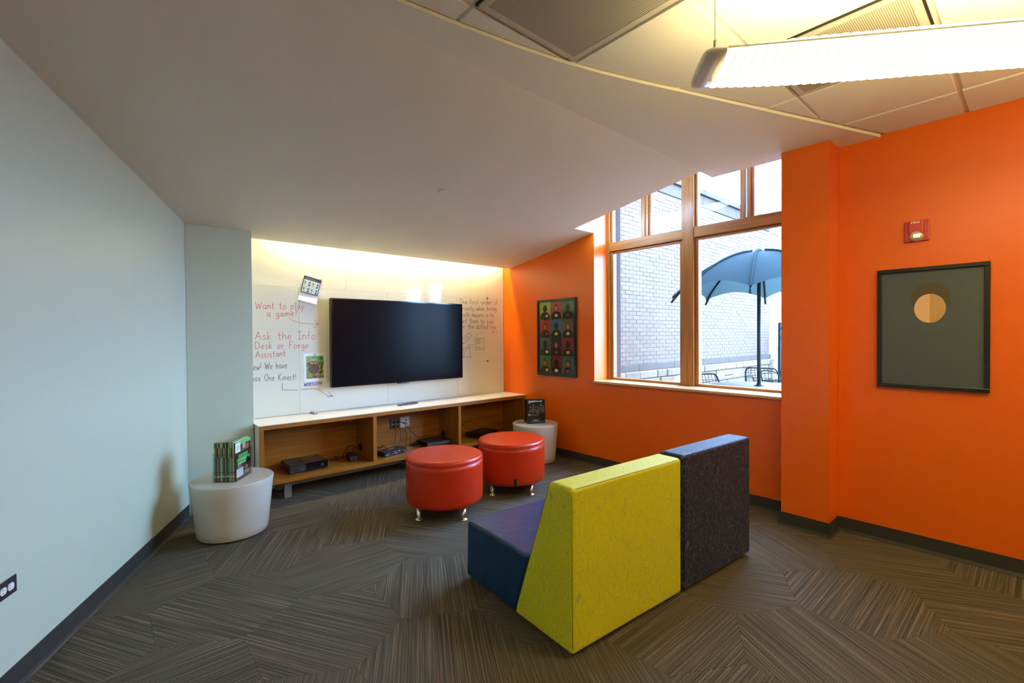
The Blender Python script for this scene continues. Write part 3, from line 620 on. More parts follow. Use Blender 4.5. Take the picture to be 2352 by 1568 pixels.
for x, z, rgb, es in ((-.002, .018, (.12, .16, 1), 7), (.118, .020, (1, .06, .10), 4), (.045, .034, (.5, 1, .4), 2.5), (-.030, .018, (.15, .2, 1), 1), (.022, .018, (.15, .2, 1), 1)):
    mb = MB(); mb.tube([(x, -.0795, z), (x, -.0776, z)], .0035, 10); part('indicator_light', mb, mat('led_%d_%d' % (x*1000, es), rgb, .4, emit=rgb, es=es), g)
printed('white_marks', [(rect(-.120+.011*k, .033, -.114+.011*k, .037), (170, 170, 170)) for k in range(5)]+[(rect(-.035+.009*k, .034, -.029+.009*k, .038), (190, 190, 190)) for k in range(7)]+[(rect(-.120, .013, -.085, .017), (200, 200, 200))]+[(rect(.055+.012*k, .033, .060+.012*k, .037), (120, 120, 120)) for k in range(6)], (0, -.0777, 0), UX, UZ, g)
part('pamphlet', MB().add([(-.05, -.02, .0486), (.06, .00, .0486), (.05, .03, .0486), (.0, .018, .054), (-.045, .0, .052)], [(0, 1, 2, 3, 4)]), mat('orange_card', lin((206, 120, 70)), .6), g)
mb = MB(); mb.lathe([(.005, .048), (.005, .058), (.003, .060)], 10, (.01, .04, 0)); part('steel_knob', mb, M_CHROME, g)
g = device('disc_player', 'flat black disc player behind the near red stool', 'disc player', (2.79, 4.53, SH), math.radians(-3))
part('body', MB().box(-.15, -.125, .006, .15, .125, .055), M_BLACK, g, bevel=.003)
part('front_strip', MB().box(-.146, -.1265, .030, .146, -.1252, .040), mat('strip_grey', (.12, .12, .13), .2), g)
for x in (-.12, .12): part('foot', MB().box(x-.015, -.1, 0, x+.015, .1, .0058), M_BLACK, g)
g = device('amplifier_box', 'flat black box with two silver jacks on the right shelf bay', 'amplifier', (3.46, 4.52, SH), math.radians(14))
part('body', MB().box(-.17, -.115, .006, .17, .115, .062), M_BLACK, g, bevel=.003)
for x in (-.13, .13): part('foot', MB().box(x-.015, -.09, 0, x+.015, .09, .0058), M_BLACK, g)
for x in (-.10, .03):
    mb = MB(); mb.lathe([(.008, .0622), (.008, .072), (.005, .076)], 12, (x, .085, 0)); part('jack', mb, M_CHROME, g)

# wall sockets inside the middle bay
def socket_plate(name, label, x0, x1, z0, z1, m, rec):
    t_ = thing(name, label, 'outlet', ((x0+x1)/2, 4.6995, (z0+z1)/2)); hx, hz = (x1-x0)/2, (z1-z0)/2
    part('plate', MB().box(-hx, -.006, -hz, hx, 0, hz), m, t_, bevel=.002)
    for x, z in rec:
        mb = MB(); mb.tube([(x, -.010, z), (x, -.0062, z)], .017, 14); part('receptacle', mb, mat('receptacle_white', (.7, .68, .62), .4), t_)
    return t_
sp1 = socket_plate('socket_plate', 'dark four-socket wall plate with black plugs in the middle bay', 2.338, 2.457, .400, .514, mat('dark_plate', (.06, .055, .05), .4), [(-.022, .024), (.022, .024), (-.022, -.024), (.022, -.024)])
sp2 = socket_plate('socket_plate', 'pale wall plate with data sockets in the middle bay', 2.460, 2.576, .402, .516, mat('pale_plate', (.62, .58, .50), .4), [])
part('cover_plate', MB().box(-.028, -.0085, -.040, .028, -.0062, .040), mat('pale_insert', (.70, .66, .58), .4), sp2)
for x, z in ((-.010, -.004), (.012, .018), (.012, -.012)): part('jack', MB().box(x-.007, -.012, z-.007, x+.007, -.0087, z+.007), M_BLACK, sp2)
# cables
def cable(label, pts, r=.0036, grp=None):
    P = smooth_path(pts, 6); mb = MB(); mb.tube(P, r, 6); o = part('cable', mb, M_BLACK); tag(o, label, 'cable', grp); return o
Zc = SH+.0042
for (px, pz) in ((2.376, .481), (2.42, .481), (2.376, .433), (2.42, .433)):
    o = part('plug', MB().box(px-.012, 4.662, pz-.012, px+.012, 4.6893, pz+.012), M_BLACK, bevel=.004)
    tag(o, 'black plug in the %s %s socket of the dark plate' % ('upper' if pz > .46 else 'lower', 'left' if px < 2.4 else 'right'), 'plug')
cable('cable dropping from the lower left plug of the dark plate', [(2.376, 4.660, .433), (2.37, 4.62, .37), (2.345, 4.60, .28), (2.33, 4.56, Zc+.02), (2.30, 4.56, Zc)])
cable('cable curving down from the lower right plug of the dark plate', [(2.42, 4.660, .433), (2.425, 4.62, .38), (2.42, 4.60, .31), (2.38, 4.58, .24), (2.34, 4.56, Zc)])
cable('cable slanting from the upper right plug down to the disc player', [(2.42, 4.660, .481), (2.48, 4.63, .45), (2.55, 4.61, .37), (2.62, 4.60, .29), (2.70, 4.62, .258)])
cable('cable slanting from the upper left plug across the pale plate', [(2.376, 4.660, .481), (2.42, 4.63, .42), (2.49, 4.61, .36), (2.49, 4.61, .28), (2.47, 4.59, Zc)])
cable('data cable hanging straight from the pale plate', [(2.53, 4.685, .452), (2.56, 4.66, .40), (2.56, 4.65, .32), (2.56, 4.655, .24), (2.57, 4.66, Zc)], .0028)
cable('thin cable looping from the pale plate towards the switch box', [(2.508, 4.685, .454), (2.50, 4.64, .39), (2.45, 4.61, .31), (2.42, 4.58, .25), (2.42, 4.55, Zc)], .0025)
def tangle(label, cx, cy, n, rx, ry, h, seed, r=.0034):
    rd = random.Random(seed); pts = [(cx+rx*rd.uniform(-1, 1), cy+ry*rd.uniform(-1, 1), SH+r+.004+h*rd.random()) for _ in range(n)]
    return cable(label, pts, r)
tangle('tangled black cable behind the switch box', 2.16, 4.62, 16, .10, .04, .06, 3)
tangle('tangled black cable between the switch box and the disc player', 2.58, 4.59, 14, .06, .05, .03, 5)
tangle('tangled black cable beside the power brick', 1.70, 4.60, 12, .08, .035, .03, 9)
cable('cable arching from the power brick up to the left divider grommet', [(1.795, 4.64, Zc), (1.80, 4.625, .24), (1.82, 4.61, .29), (1.86, 4.61, .315), (1.93, 4.61, .285), (1.962, 4.60, .272)])
cable('cable running from the power brick front to the divider', [(1.868, 4.418, .222), (1.90, 4.40, .205), (1.94, 4.39, Zc), (1.958, 4.42, Zc)])
cable('cable running to the right divider grommet in the middle bay', [(2.60, 4.665, Zc), (2.72, 4.67, .262), (2.83, 4.67, .262), (2.90, 4.63, .272), (2.96, 4.60, .285)], .003)
cable('thin looped cable above the flat box in the right bay', [(3.40, 4.60, .268), (3.33, 4.62, .275), (3.27, 4.64, .33), (3.33, 4.66, .36), (3.42, 4.66, .352), (3.50, 4.66, .30), (3.52, 4.64, .275)], .0022)

# remote and eraser on the console top
rm = thing('remote_control', 'long thin black remote lying on the white console top', 'remote', (2.475, 4.535, .6724), math.radians(8))
part('body', MB().add([(-.135, -.011, .004), (.09, -.016, .0), (.128, -.008, .003), (.128, .008, .003), (.09, .016, 0), (-.135, .011, .004), (-.135, -.010, .016), (.09, -.015, .020), (.128, -.007, .014), (.128, .007, .014), (.09, .015, .020), (-.135, .010, .016)],
     [(5, 4, 3, 2, 1, 0), (6, 7, 8, 9, 10, 11)]+[(i, (i+1) % 6, 6+(i+1) % 6, 6+i) for i in range(6)]), M_BLACK, rm, bevel=.002)
part('pivot_bump', MB().box(-.115, -.015, .0003, -.095, .015, .012), M_BLACK, rm, bevel=.003)
er = thing('board_eraser', 'small pale grey eraser on the left end of the console top', 'eraser', (1.515, 4.625, .6724), math.radians(8))
part('felt_pad', MB().box(-.018, -.045, 0, .018, .045, .012), mat('grey_felt', (.30, .29, .27), .9), er)
part('grip', MB().box(-.017, -.044, .0122, .017, .044, .026), mat('pale_grey_plastic', (.55, .53, .50), .5), er, bevel=.004)

# cove light over the board
cv = thing('cove_light', 'hidden linear cove light washing the top of the marker board', 'light', (2.43, 4.635, 2.46))
part('light_tube', MB().tube([(-1.22, 0, 0), (1.38, 0, 0)], .014, 12), mat('cove_tube', (1, 1, 1), .5, emit=COVE_RGB, es=COVE_STRENGTH), cv)
part('housing', MB().box(-1.30, -.03, .02, 1.46, .03, .05), M_TBAR, cv)

# ------------------------------------------------------------------ round tapered tables
def cone_table(label, loc, r, h, s):
    t_ = thing('side_table', label, 'table', loc); mb = MB(); rb = r*s
    mb.lathe([(rb-.02, .012), (rb-.004, .012), (rb, .016)]+[(rb+(r-rb)*k/8, .016+(h-.022)*k/8) for k in range(1, 9)]+[(r-.001, h-.003), (r-.004, h)], 96); part('drum', mb, M_TABLE, t_)
    mb = MB(); mb.lathe([(rb-.03, .0005), (rb-.03, .0118)], 48); part('plinth', mb, M_BLACK, t_)
    return t_
cone_table('white tapered drum table by the left wall, magazines on top', (.6965, 3.880, 0), .265, .3957, .855)
cone_table('white tapered drum table in the far corner behind the red stools', (3.667, 3.797, 0), .257, .4255, .878)

# ------------------------------------------------------------------ magazines in acrylic holders
def holder(label, loc, rotz, wx, dy, h):       # local x = stacking direction, local y = page width
    t_ = thing('magazine_holder', label, 'holder', loc, rotz); q = .0025
    part('base', MB().box(0, 0, 0, wx, dy, q), M_ACRYL, t_)
    for n_, a in (('spine_wall', (0, 0, wx, q)), ('rear_wall', (0, dy-q, wx, dy)), ('end_wall', (0, q, q, dy-q)), ('end_wall', (wx-q, q, wx, dy-q))): part(n_, MB().box(a[0], a[1], q+.0002, a[2], a[3], h), M_ACRYL, t_)
    return t_
HA = math.atan2(-.091, .119)
hl = (.566, 3.833, .3962)
def onto(loc, rot, x, y, z): return (loc[0]+x*math.cos(rot)-y*math.sin(rot), loc[1]+x*math.sin(rot)+y*math.cos(rot), loc[2]+z)
holder('clear acrylic magazine holder on the left drum table', hl, HA, .158, .236, .20)
ORD = ['front', 'second', 'third', 'fourth', 'fifth', 'sixth', 'seventh', 'eighth', 'ninth', 'tenth', 'eleventh', 'twelfth', 'thirteenth', 'rearmost']
SPN = [((34, 30, 34), 'dark'), ((206, 196, 168), 'cream'), ((70, 150, 60), 'green'), ((196, 170, 110), 'tan'), ((64, 140, 56), 'green'), ((40, 34, 30), 'dark'), ((92, 160, 80), 'green'), ((60, 44, 36), 'brown'), ((80, 150, 66), 'green'), ((214, 208, 190), 'cream'), ((50, 60, 40), 'dark green'), ((176, 150, 104), 'tan'), ((86, 60, 44), 'brown'), ((54, 132, 60), 'green')]
pitch = .0105
for k in range(14):
    x1 = .153-pitch*k; th = .0086; hgt = .268+.004*((k*7) % 3); rgb, cname = SPN[k]
    mg = thing('magazine', '%s magazine in the left holder%s, %s spine' % (ORD[k], '' if 0 < k < 13 else (' showing its green and white cover' if k == 0 else ' against the acrylic end'), cname), 'magazine', onto(hl, HA, x1-th/2, .006, .0028), HA, 'magazines in the left holder')
    part('pages', MB().box(-th/2+.0008, .0015, 0, th/2-.0008, .215, hgt-.001), M_PAPER, mg)
    part('spine', MB().box(-th/2, 0, 0, th/2, .0014, hgt), flat(rgb, .35), mg)
    for sx in (-1, 1): part('cover', MB().box(min(sx*th/2, sx*(th/2-.0007)), .0016, 0, max(sx*th/2, sx*(th/2-.0007)), .216, hgt), flat(rgb if k else (74, 52, 48), .3), mg)
    sp_sh = [(rect(-th/2+.001, .03, th/2-.001, .036+.004*(k % 3)), (226, 222, 210)), (rect(-th/2+.0012, .06, th/2-.0012, .065+.003*(k % 2)), (24, 26, 22)), (rect(-th/2+.001, .17, th/2-.001, .235), ((60, 120, 50), (190, 176, 140), (30, 28, 26))[k % 3])]
    printed('spine_print', sp_sh, (0, 0, 0), (1, 0, 0), (0, 0, 1), mg)
    if k == 0:
        gn, wh, bn = (88, 196, 84), (232, 232, 230), (66, 40, 40)
        cs = [(rect(0, .245, .214, .268), gn), (rect(.0, .195, .070, .262), wh), (ell(.036, .228, .016, .016), (120, 124, 128)), (ell(.036, .228, .011, .011), wh), (ell(.12, .23, .024, .022), (190, 150, 140)), (ell(.16, .215, .030, .020, rot=20), (150, 90, 84)), (ell(.105, .20, .016, .010), (90, 140, 60)), (rect(.02, .125, .205, .150), gn), (rect(.04, .152, .170, .176), gn), (rect(.03, .104, .150, .122), gn),
              (rect(.028, .112, .140, .116), wh), (rect(.05, .132, .19, .136), wh), (rect(.05, .142, .17, .145), wh), (ell(.17, .10, .025, .040), (40, 30, 30)), (rect(.008, .008, .018, .03), (196, 40, 40)), (rect(.012, .018, .105, .078), wh), (rect(.035, .02, .037, .075), (170, 200, 170)), (rect(.07, .02, .072, .075), (170, 200, 170)), (rect(.03, .082, .035, .110), wh), (rect(.046, .082, .051, .112), wh), (rect(.066, .082, .072, .116), wh), (rect(.125, .02, .20, .028), gn), (rect(.125, .034, .19, .04), wh), (ell(.15, .065, .02, .016), (176, 120, 100))]
        printed('cover_print', cs, (th/2, 0, 0), (0, 1, 0), (0, 0, 1), mg, rough=.3)
# right holder: local x = stacking direction (away from the camera), local y = page width, so mirrored
HB = math.atan2(.176, .087)
hr = (3.548, 3.796, .426)
t_ = thing('magazine_holder', 'clear acrylic magazine holder on the far drum table', 'holder', hr, HB); q = .0025
for n_, a in (('base', (0, -.216, 0, .19, 0, q)), ('page_wall', (0, -.216, q, .19, -.2135, .175)), ('spine_wall', (0, -q, q, .19, 0, .175)), ('end_wall', (0, -.2132, q, q, -q, .175)), ('end_wall', (.1875, -.2132, q, .19, -q, .175))): part(n_, MB().box(*a), M_ACRYL, t_)
RM = [(.004, (26, 24, 24), 'front magazine in the far holder, dark cover with group photo'), (.019, (112, 116, 110), 'second magazine in the far holder, grey spine'), (.034, (54, 56, 56), 'third magazine in the far holder, charcoal spine'), (.110, (30, 26, 22), 'fourth magazine in the far holder, black spine'), (.140, (98, 74, 42), 'rearmost magazine in the far holder, brown spine')]
def text_mesh(name, txt, size, org, ux, uy, m, parent, width=None, bold=False):
    cu = bpy.data.curves.new('lettering', 'FONT'); cu.body = txt; cu.size = size; cu.resolution_u = 3; cu.extrude = 0
    if bold: cu.offset = size*.03
    o = bpy.data.objects.new('lettering', cu); COL.objects.link(o); bpy.context.view_layer.update()
    me = bpy.data.meshes.new_from_object(o.evaluated_get(bpy.context.evaluated_depsgraph_get())); bpy.data.objects.remove(o)
    xs_ = [v.co.x for v in me.vertices]; k = (width/(max(xs_)-min(xs_))) if width else 1; x0 = min(xs_)
    org, ux, uy = Vector(org), Vector(ux), Vector(uy); n = ux.cross(uy).normalized()
    for v in me.vertices: c = v.co.copy(); v.co = org+ux*((c.x-x0)*k)+uy*c.y+n*.0003
    me.materials.clear(); me.materials.append(m); return put(name, me, parent)
for k, (x, rgb, lab) in enumerate(RM):
    th = .012; hgt = .264-.002*k
    mg = thing('magazine', lab, 'magazine', onto(hr, HB, x+th/2, 0, .0028), HB, 'magazines in the far holder')
    part('pages', MB().box(-th/2+.0008, -.205, 0, th/2-.0008, -.0065, hgt-.001), M_PAPER, mg)
    part('spine', MB().box(-th/2, -.006, 0, th/2, -.0045, hgt), flat(rgb, .3), mg)
    for sx in (-1, 1): part('cover', MB().box(min(sx*th/2, sx*(th/2-.0007)), -.206, 0, max(sx*th/2, sx*(th/2-.0007)), -.0062, hgt), flat((24, 21, 20) if k == 0 else rgb, .3), mg)
    if k == 0:
        cu_ = (0, -1, 0); og = (-th/2, -.006, 0); c1, c2, c3 = (92, 84, 74), (122, 112, 100), (58, 50, 44)
        cs = [(rect(.006, .236, .066, .254), (232, 224, 206)), (rect(.062, .238, .080, .254), (150, 196, 40)), (ell(.018, .226, .009, .006), (196, 170, 110))]
        for i, (a, b, s_) in enumerate(((.03, .17, 1), (.06, .185, 1.1), (.09, .175, .9), (.115, .165, .95), (.15, .19, 1.2), (.175, .175, 1))):
            cs += [(ell(a, b-.035*s_, .020*s_, .036*s_, rot=8*(-1)**i), (c3, c1)[i % 2]), (ell(a+.002, b+.012*s_, .009*s_, .011*s_), c2), (ell(a-.008, b-.03, .003, .028, rot=-30), (150, 142, 130)), (ell(a+.012, b-.04, .003, .022, rot=35), (150, 142, 130))]
        cs += [(rect(.0, .085, .13, .103), (104, 94, 80)), (rect(.0, .088, .028, .108), (190, 172, 136)), (rect(.045, .0855, .10, .098), (120, 104, 90)), (rect(.038, .016, .142, .058), (20, 18, 18)), (rect(.044, .014, .138, .017), (206, 200, 190)), (rect(.138, .014, .140, .055), (150, 144, 138)), (ell(.052, .036, .012, .013), (150, 34, 30)), (ell(.052, .036, .007, .008), (30, 24, 24))]
        cs += [(rect(.066+.011*i, .028, .075+.011*i, .040), (214, 208, 200)) for i in range(5)]
        printed('cover_print', cs, og, cu_, (0, 0, 1), mg, rough=.3, lift=.00002)
        ogv = Vector(og)+Vector((-.006, 0, 0))*.0
        text_mesh('masthead', 'game', .022, (-th/2-.0012, -.012, .2395), cu_, (0, 0, 1), flat((208, 160, 150)), mg, .048, True)
        text_mesh('masthead', 'informer', .024, (-th/2-.0012, -.070, .2395), cu_, (0, 0, 1), flat((236, 232, 226)), mg, .106, True)

# ------------------------------------------------------------------ red drum stools
def stool(label, loc, rot):
    t_ = thing('drum_stool', label, 'stool', loc, rot, 'red drum stools'); r = .3055; z0, z1 = .104, .472
    pr = [(r-.045, z0), (r-.02, z0+.004), (r-.006, z0+.016), (r-.001, z0+.04), (r, z0+.12), (r, z1-.075), (r-.001, z1-.036)]
    mb = MB(); mb.lathe(pr, 96); part('drum_cover', mb, M_RED, t_)
    pr = [(r-.001, z1-.0358), (r, z1-.030), (r-.001, z1-.018), (r-.006, z1-.008), (r-.016, z1-.002), (r-.04, z1+.001), (r*.5, z1+.004), (.01, z1+.005)]
    mb = MB(); mb.lathe(pr, 96); part('seat_pad', mb, M_RED, t_)
    mb = MB(); mb.tube([((r+.0003)*math.cos(2*PI*k/96), (r+.0003)*math.sin(2*PI*k/96), z1-.035) for k in range(96)], .0022, 6, closed=True); part('seam', mb, mat('seam_red', (.45, .022, .008), .5), t_)
    for a in range(4):
        an = PI/4+a*PI/2; x, y = .2445*math.cos(an), .2445*math.sin(an)
        mb = MB(); mb.lathe([(.031, .0005), (.031, .006), (.026, .012), (.0195, .016), (.0185, .022), (.0185, .1045)], 20); part('leg', mb, M_CHROME, t_, loc=(x, y, 0))
    return t_
ra = math.atan2(2.9391-3.1711, 2.0692-1.8128)
s1 = stool('nearer of the two red leather drum stools on chrome legs', (2.057, 3.180, 0), ra)
s2 = dup(s1, (2.822, 3.240, 0), math.atan2(3.0044-3.2294, 2.8304-2.5662), 'farther red drum stool with a small black tag low on its side', 'red drum stools')
an = math.atan2(-3.24, -2.822+.55)
tagd = Vector((math.cos(an), math.sin(an), 0)); rz = s2.rotation_euler.z
an -= rz; d = Vector((math.cos(an), math.sin(an), 0)); tn = Vector((-d.y, d.x, 0))
part('tag', MB().obox(d*.3062+Vector((0, 0, .150)), tn*.014, d*.0012, (0, 0, .030)), M_BLACK, s2, label='small black maker tag')

# ------------------------------------------------------------------ lounge chairs seen from behind
def lounge(label, loc, rot, W, fab, zt, seam_rgb, seat_w, seat_in):
    t_ = thing('lounge_chair', label, 'chair', loc, rot)
    dt = .150
    part('backrest', MB().xprism([(0, .018), (.418, .018), (dt, zt), (0, zt)], 0, W), fab, t_, bevel=.022, seg=5, wn=True)
    y0 = .418-(.418-dt)*(.345-.018)/(zt-.018)
    part('seat', MB().xprism([(.4195, .018), (.884, .018), (.872, .345), (y0+.0015, .345)], seat_in, seat_in+seat_w), M_NAVY, t_, bevel=.022, seg=5, wn=True)
    mb = MB(); e = .0075
    for x in (e, W-e):
        mb.tube([(x, e*1.05, .05), (x, e*1.0, zt-.03), (x, .02, zt-e), (x, dt-.02, zt-e), (x, dt+.006, zt-.03), (x, .402, .05)], .0022, 5)
    mb.tube([(.03, e, zt-e), (W/2, e*.9, zt-e*.9), (W-.03, e, zt-e)], .0022, 5)
    part('seam', mb, mat('seam_'+fab.name, seam_rgb, .6), t_)
    mb = MB(); zs = .3385; x = seat_in+.0065
    mb.tube([(x, .30, zs), (x, .85, zs)], .0022, 5); mb.tube([(seat_in+.02, .866, zs), (seat_in+seat_w-.02, .866, zs)], .0022, 5)
    part('seat_seam', mb, mat('seam_seat', (.012, .018, .030), .5), t_)
    for x in (.06, W-.06):
        for y in (.05, .80):
            mb = MB(); mb.lathe([(.022, .0005), (.022, .0178)], 14, (x, y, 0)); part('glide', mb, M_BLACK, t_)
    return t_
RB = math.radians(-3.84)
bx, by = 1.510, 1.340
lounge('lime green backed lounge chair with navy leather seat, seen from behind', (bx, by, 0), RB, .826, M_LIME, .747, (.26, .25, .01), .80, .008)
lounge('navy patterned lounge chair standing between lime chair and window wall', onto((bx, by, 0), RB, .838, 0, 0), RB, .75, M_NAVYFAB, .757, (.012, .012, .02), .735, .008)

# ------------------------------------------------------------------ pictures, strobe, outlet, sprinkler
def frame_pic(name, label, x, y0, y1, z0, z1, fwid, shapes, fm):
    """hangs on an orange wall facing -X; local u runs along -Y (to the right as seen)"""
    t_ = thing(name, label, 'picture', (x, (y0+y1)/2, (z0+z1)/2)); hy, hz = (y1-y0)/2, (z1-z0)/2
    part('backing', MB().box(-.012, -hy+.004, -hz+.004, -.0005, hy-.004, hz-.004), M_BLACK, t_)
    for n_, a in (('frame_bar', (-hy, hz-fwid, hy, hz)), ('frame_bar', (-hy, -hz, hy, -hz+fwid)), ('frame_bar', (-hy, -hz+fwid, -hy+fwid, hz-fwid)), ('frame_bar', (hy-fwid, -hz+fwid, hy, hz-fwid))):
        part(n_, MB().box(-.026, a[0], a[1], -.0121, a[2], a[3]), fm, t_, bevel=.003, seg=2)
    printed('print', shapes, (-.0122, 0, 0), (0, -1, 0), (0, 0, 1), t_, lift=.00003, rough=.6)
    part('glazing', MB().box(-.0165, -hy+fwid-.002, -hz+fwid-.002, -.0152, hy-fwid+.002, hz-fwid+.002), M_GLAZE, t_)
    return t_
M_GLAZE = glass('picture_glazing', (.97, .97, .97), 1.0)
M_FRAME = mat('black_frame', (.010, .010, .010), .25)
# small poster: coloured grid with plain busts
gw, gh = .182, .2138
cells = [[(150, 168, 50), (160, 62, 46), (70, 120, 62)], [(150, 44, 34), (60, 104, 140), (88, 80, 66)], [(92, 84, 70), (46, 46, 54), (126, 34, 28)], [(64, 112, 46), (104, 26, 30), (52, 96, 70)]]
dkc = (34, 30, 28); acc = [(206, 160, 40), (196, 190, 170), (150, 40, 36)]
sh = []
for r in range(4):
    for c in range(3):
        x0, z0 = -.273+gw*c, .4275-gh*(r+1); cx = x0+gw/2
        sh.append((rect(x0, z0, x0+gw, z0+gh), cells[r][c]))
for r in range(4):
    for c in range(3):
        x0, z0 = -.273+gw*c, .4275-gh*(r+1); cx = x0+gw/2
        sh.append(([(x0+.008, z0), (x0+.012, z0+.05), (x0+.05, z0+.085), (x0+gw-.05, z0+.085), (x0+gw-.012, z0+.05), (x0+gw-.008, z0)], dkc))
        sh.append((ell(cx, z0+.130, .034, .042), (dkc, (70, 52, 40))[(r+c) % 2]))
        if (r*3+c) % 2: sh.append((ell(cx, z0+.124, .024, .028), ((206, 160, 40), (180, 92, 46))[(r+c) % 2]))
        sh.append((ell(cx+(.03 if c == 0 else 0), z0+.044, .026, .018), acc[(r*2+c) % 3]))
frame_pic('framed_poster', 'small black framed poster with a grid of coloured busts', XW, 3.447, 4.064, .936, 1.836, .030, sh, M_FRAME)
# large picture: plain generic head on grey
gy = (76, 84, 88)
sh = [(rect(-.249, -.371, .249, .371), gy), (ell(-.002, .205, .092, .085, 0, 180), (82, 70, 46)), (rect(-.094, .14, .090, .206), (82, 70, 46)), (ell(-.002, .125, .076, .092, 90, 270), (234, 188, 136)), (ell(-.002, .125, .076, .092, -90, 90), (202, 156, 100))]
frame_pic('framed_portrait', 'large black framed grey picture with a simple two-tone head', XR, .2154, .753, 1.051, 1.834, .026, sh, M_FRAME)
# fire strobe
st = thing('fire_strobe', 'red fire alarm strobe on the orange wall above the large picture', 'alarm', (XR, .552, 2.069))
MR = mat('alarm_red', lin((186, 44, 34)), .35)
part('back_plate', MB().box(-.014, -.064, -.068, -.0005, .064, .066), MR, st, bevel=.006, seg=3)
part('horn_housing', MB().box(-.042, -.037, -.020, -.0145, .037, .064), MR, st, bevel=.006, seg=3)
mb = MB(); prof = ell(0, -.034, .036, .034, n=24); n = len(prof); vs_ = [(-.0145, y, z) for y, z in prof]+[(-.040, y*.9, -.034+(z+.034)*.85) for y, z in prof]+[(-.050, y*.55, -.034+(z+.034)*.5) for y, z in prof]
mb.add(vs_, [(i, n+i, n+(i+1) % n, (i+1) % n) for i in range(n)]+[(n+i, 2*n+i, 2*n+(i+1) % n, n+(i+1) % n) for i in range(n)]+[tuple(range(2*n, 3*n))[::-1]], 0, True)
part('strobe_lens', mb, mat('strobe_lens', (.70, .64, .44), .08, .4), st)
part('reflector', MB().box(-.0515, -.022, -.048, -.0505, .010, -.026), mat('strobe_reflector', (.9, .88, .76), .1, .9), st)
text_mesh('lettering', 'FIRE', .016, (-.0424, .024, .046), (0, -1, 0), (0, 0, 1), flat((244, 214, 190)), st, .044, True)
for z in (.052, -.05): part('screw', MB().tube([(-.0155, -.052, z), (-.0138, -.052, z)], .004, 8), MR, st)
# duplex outlet at the left edge (turned sideways)
oy = 2.738-.0575*.91; t_ = thing('wall_outlet', 'dark wall plate with white duplex outlet low on the left wall', 'outlet', (lx(oy), oy, .428), math.atan2(1, LK))
part('plate', MB().box(-.057, -.006, -.035, .057, -.0005, .035), mat('outlet_plate', (.028, .028, .034), .3), t_, bevel=.0015, seg=1)
for x in (-.020, .020):
    mb = MB(); pl = [(x+px, pz) for px, pz in ell(0, 0, .0165, .0165, n=20) if True]; pl = [(px, max(-.0135, min(.0135, pz))) for px, pz in pl]; n = len(pl)
    mb.add([(px, -.0095, pz) for px, pz in pl]+[(px, -.0062, pz) for px, pz in pl], [tuple(range(n)), tuple(range(n, 2*n))[::-1]]+[(i, n+i, n+(i+1) % n, (i+1) % n) for i in range(n)])
    rc = part('receptacle', mb, mat('outlet_white', (.8, .79, .76), .35), t_)
    for dx, dz in ((-.004, .006), (-.004, -.006)): part('slot', MB().box(x+dx-.004, -.0099, dz-.0009, x+dx+.004, -.0096, dz+.0009), M_BLACK, rc)
# concealed sprinkler cover
sy = 3.085; t_ = thing('sprinkler_cover', 'small round sprinkler cover on the sloped ceiling', 'sprinkler', (2.003, sy, zA(sy)))
t_.rotation_euler = (-math.atan(.168), 0, 0)
mb = MB(); mb.lathe([(.034, -.0065), (.039, -.005), (.040, -.0005)], 32); part('cover_plate', mb, M_CEIL, t_)
mb = MB(); mb.lathe([(.043, -.003), (.044, -.0004)], 32); part('escutcheon', mb, mat('escutcheon_grey', (.45, .42, .38), .5), t_)

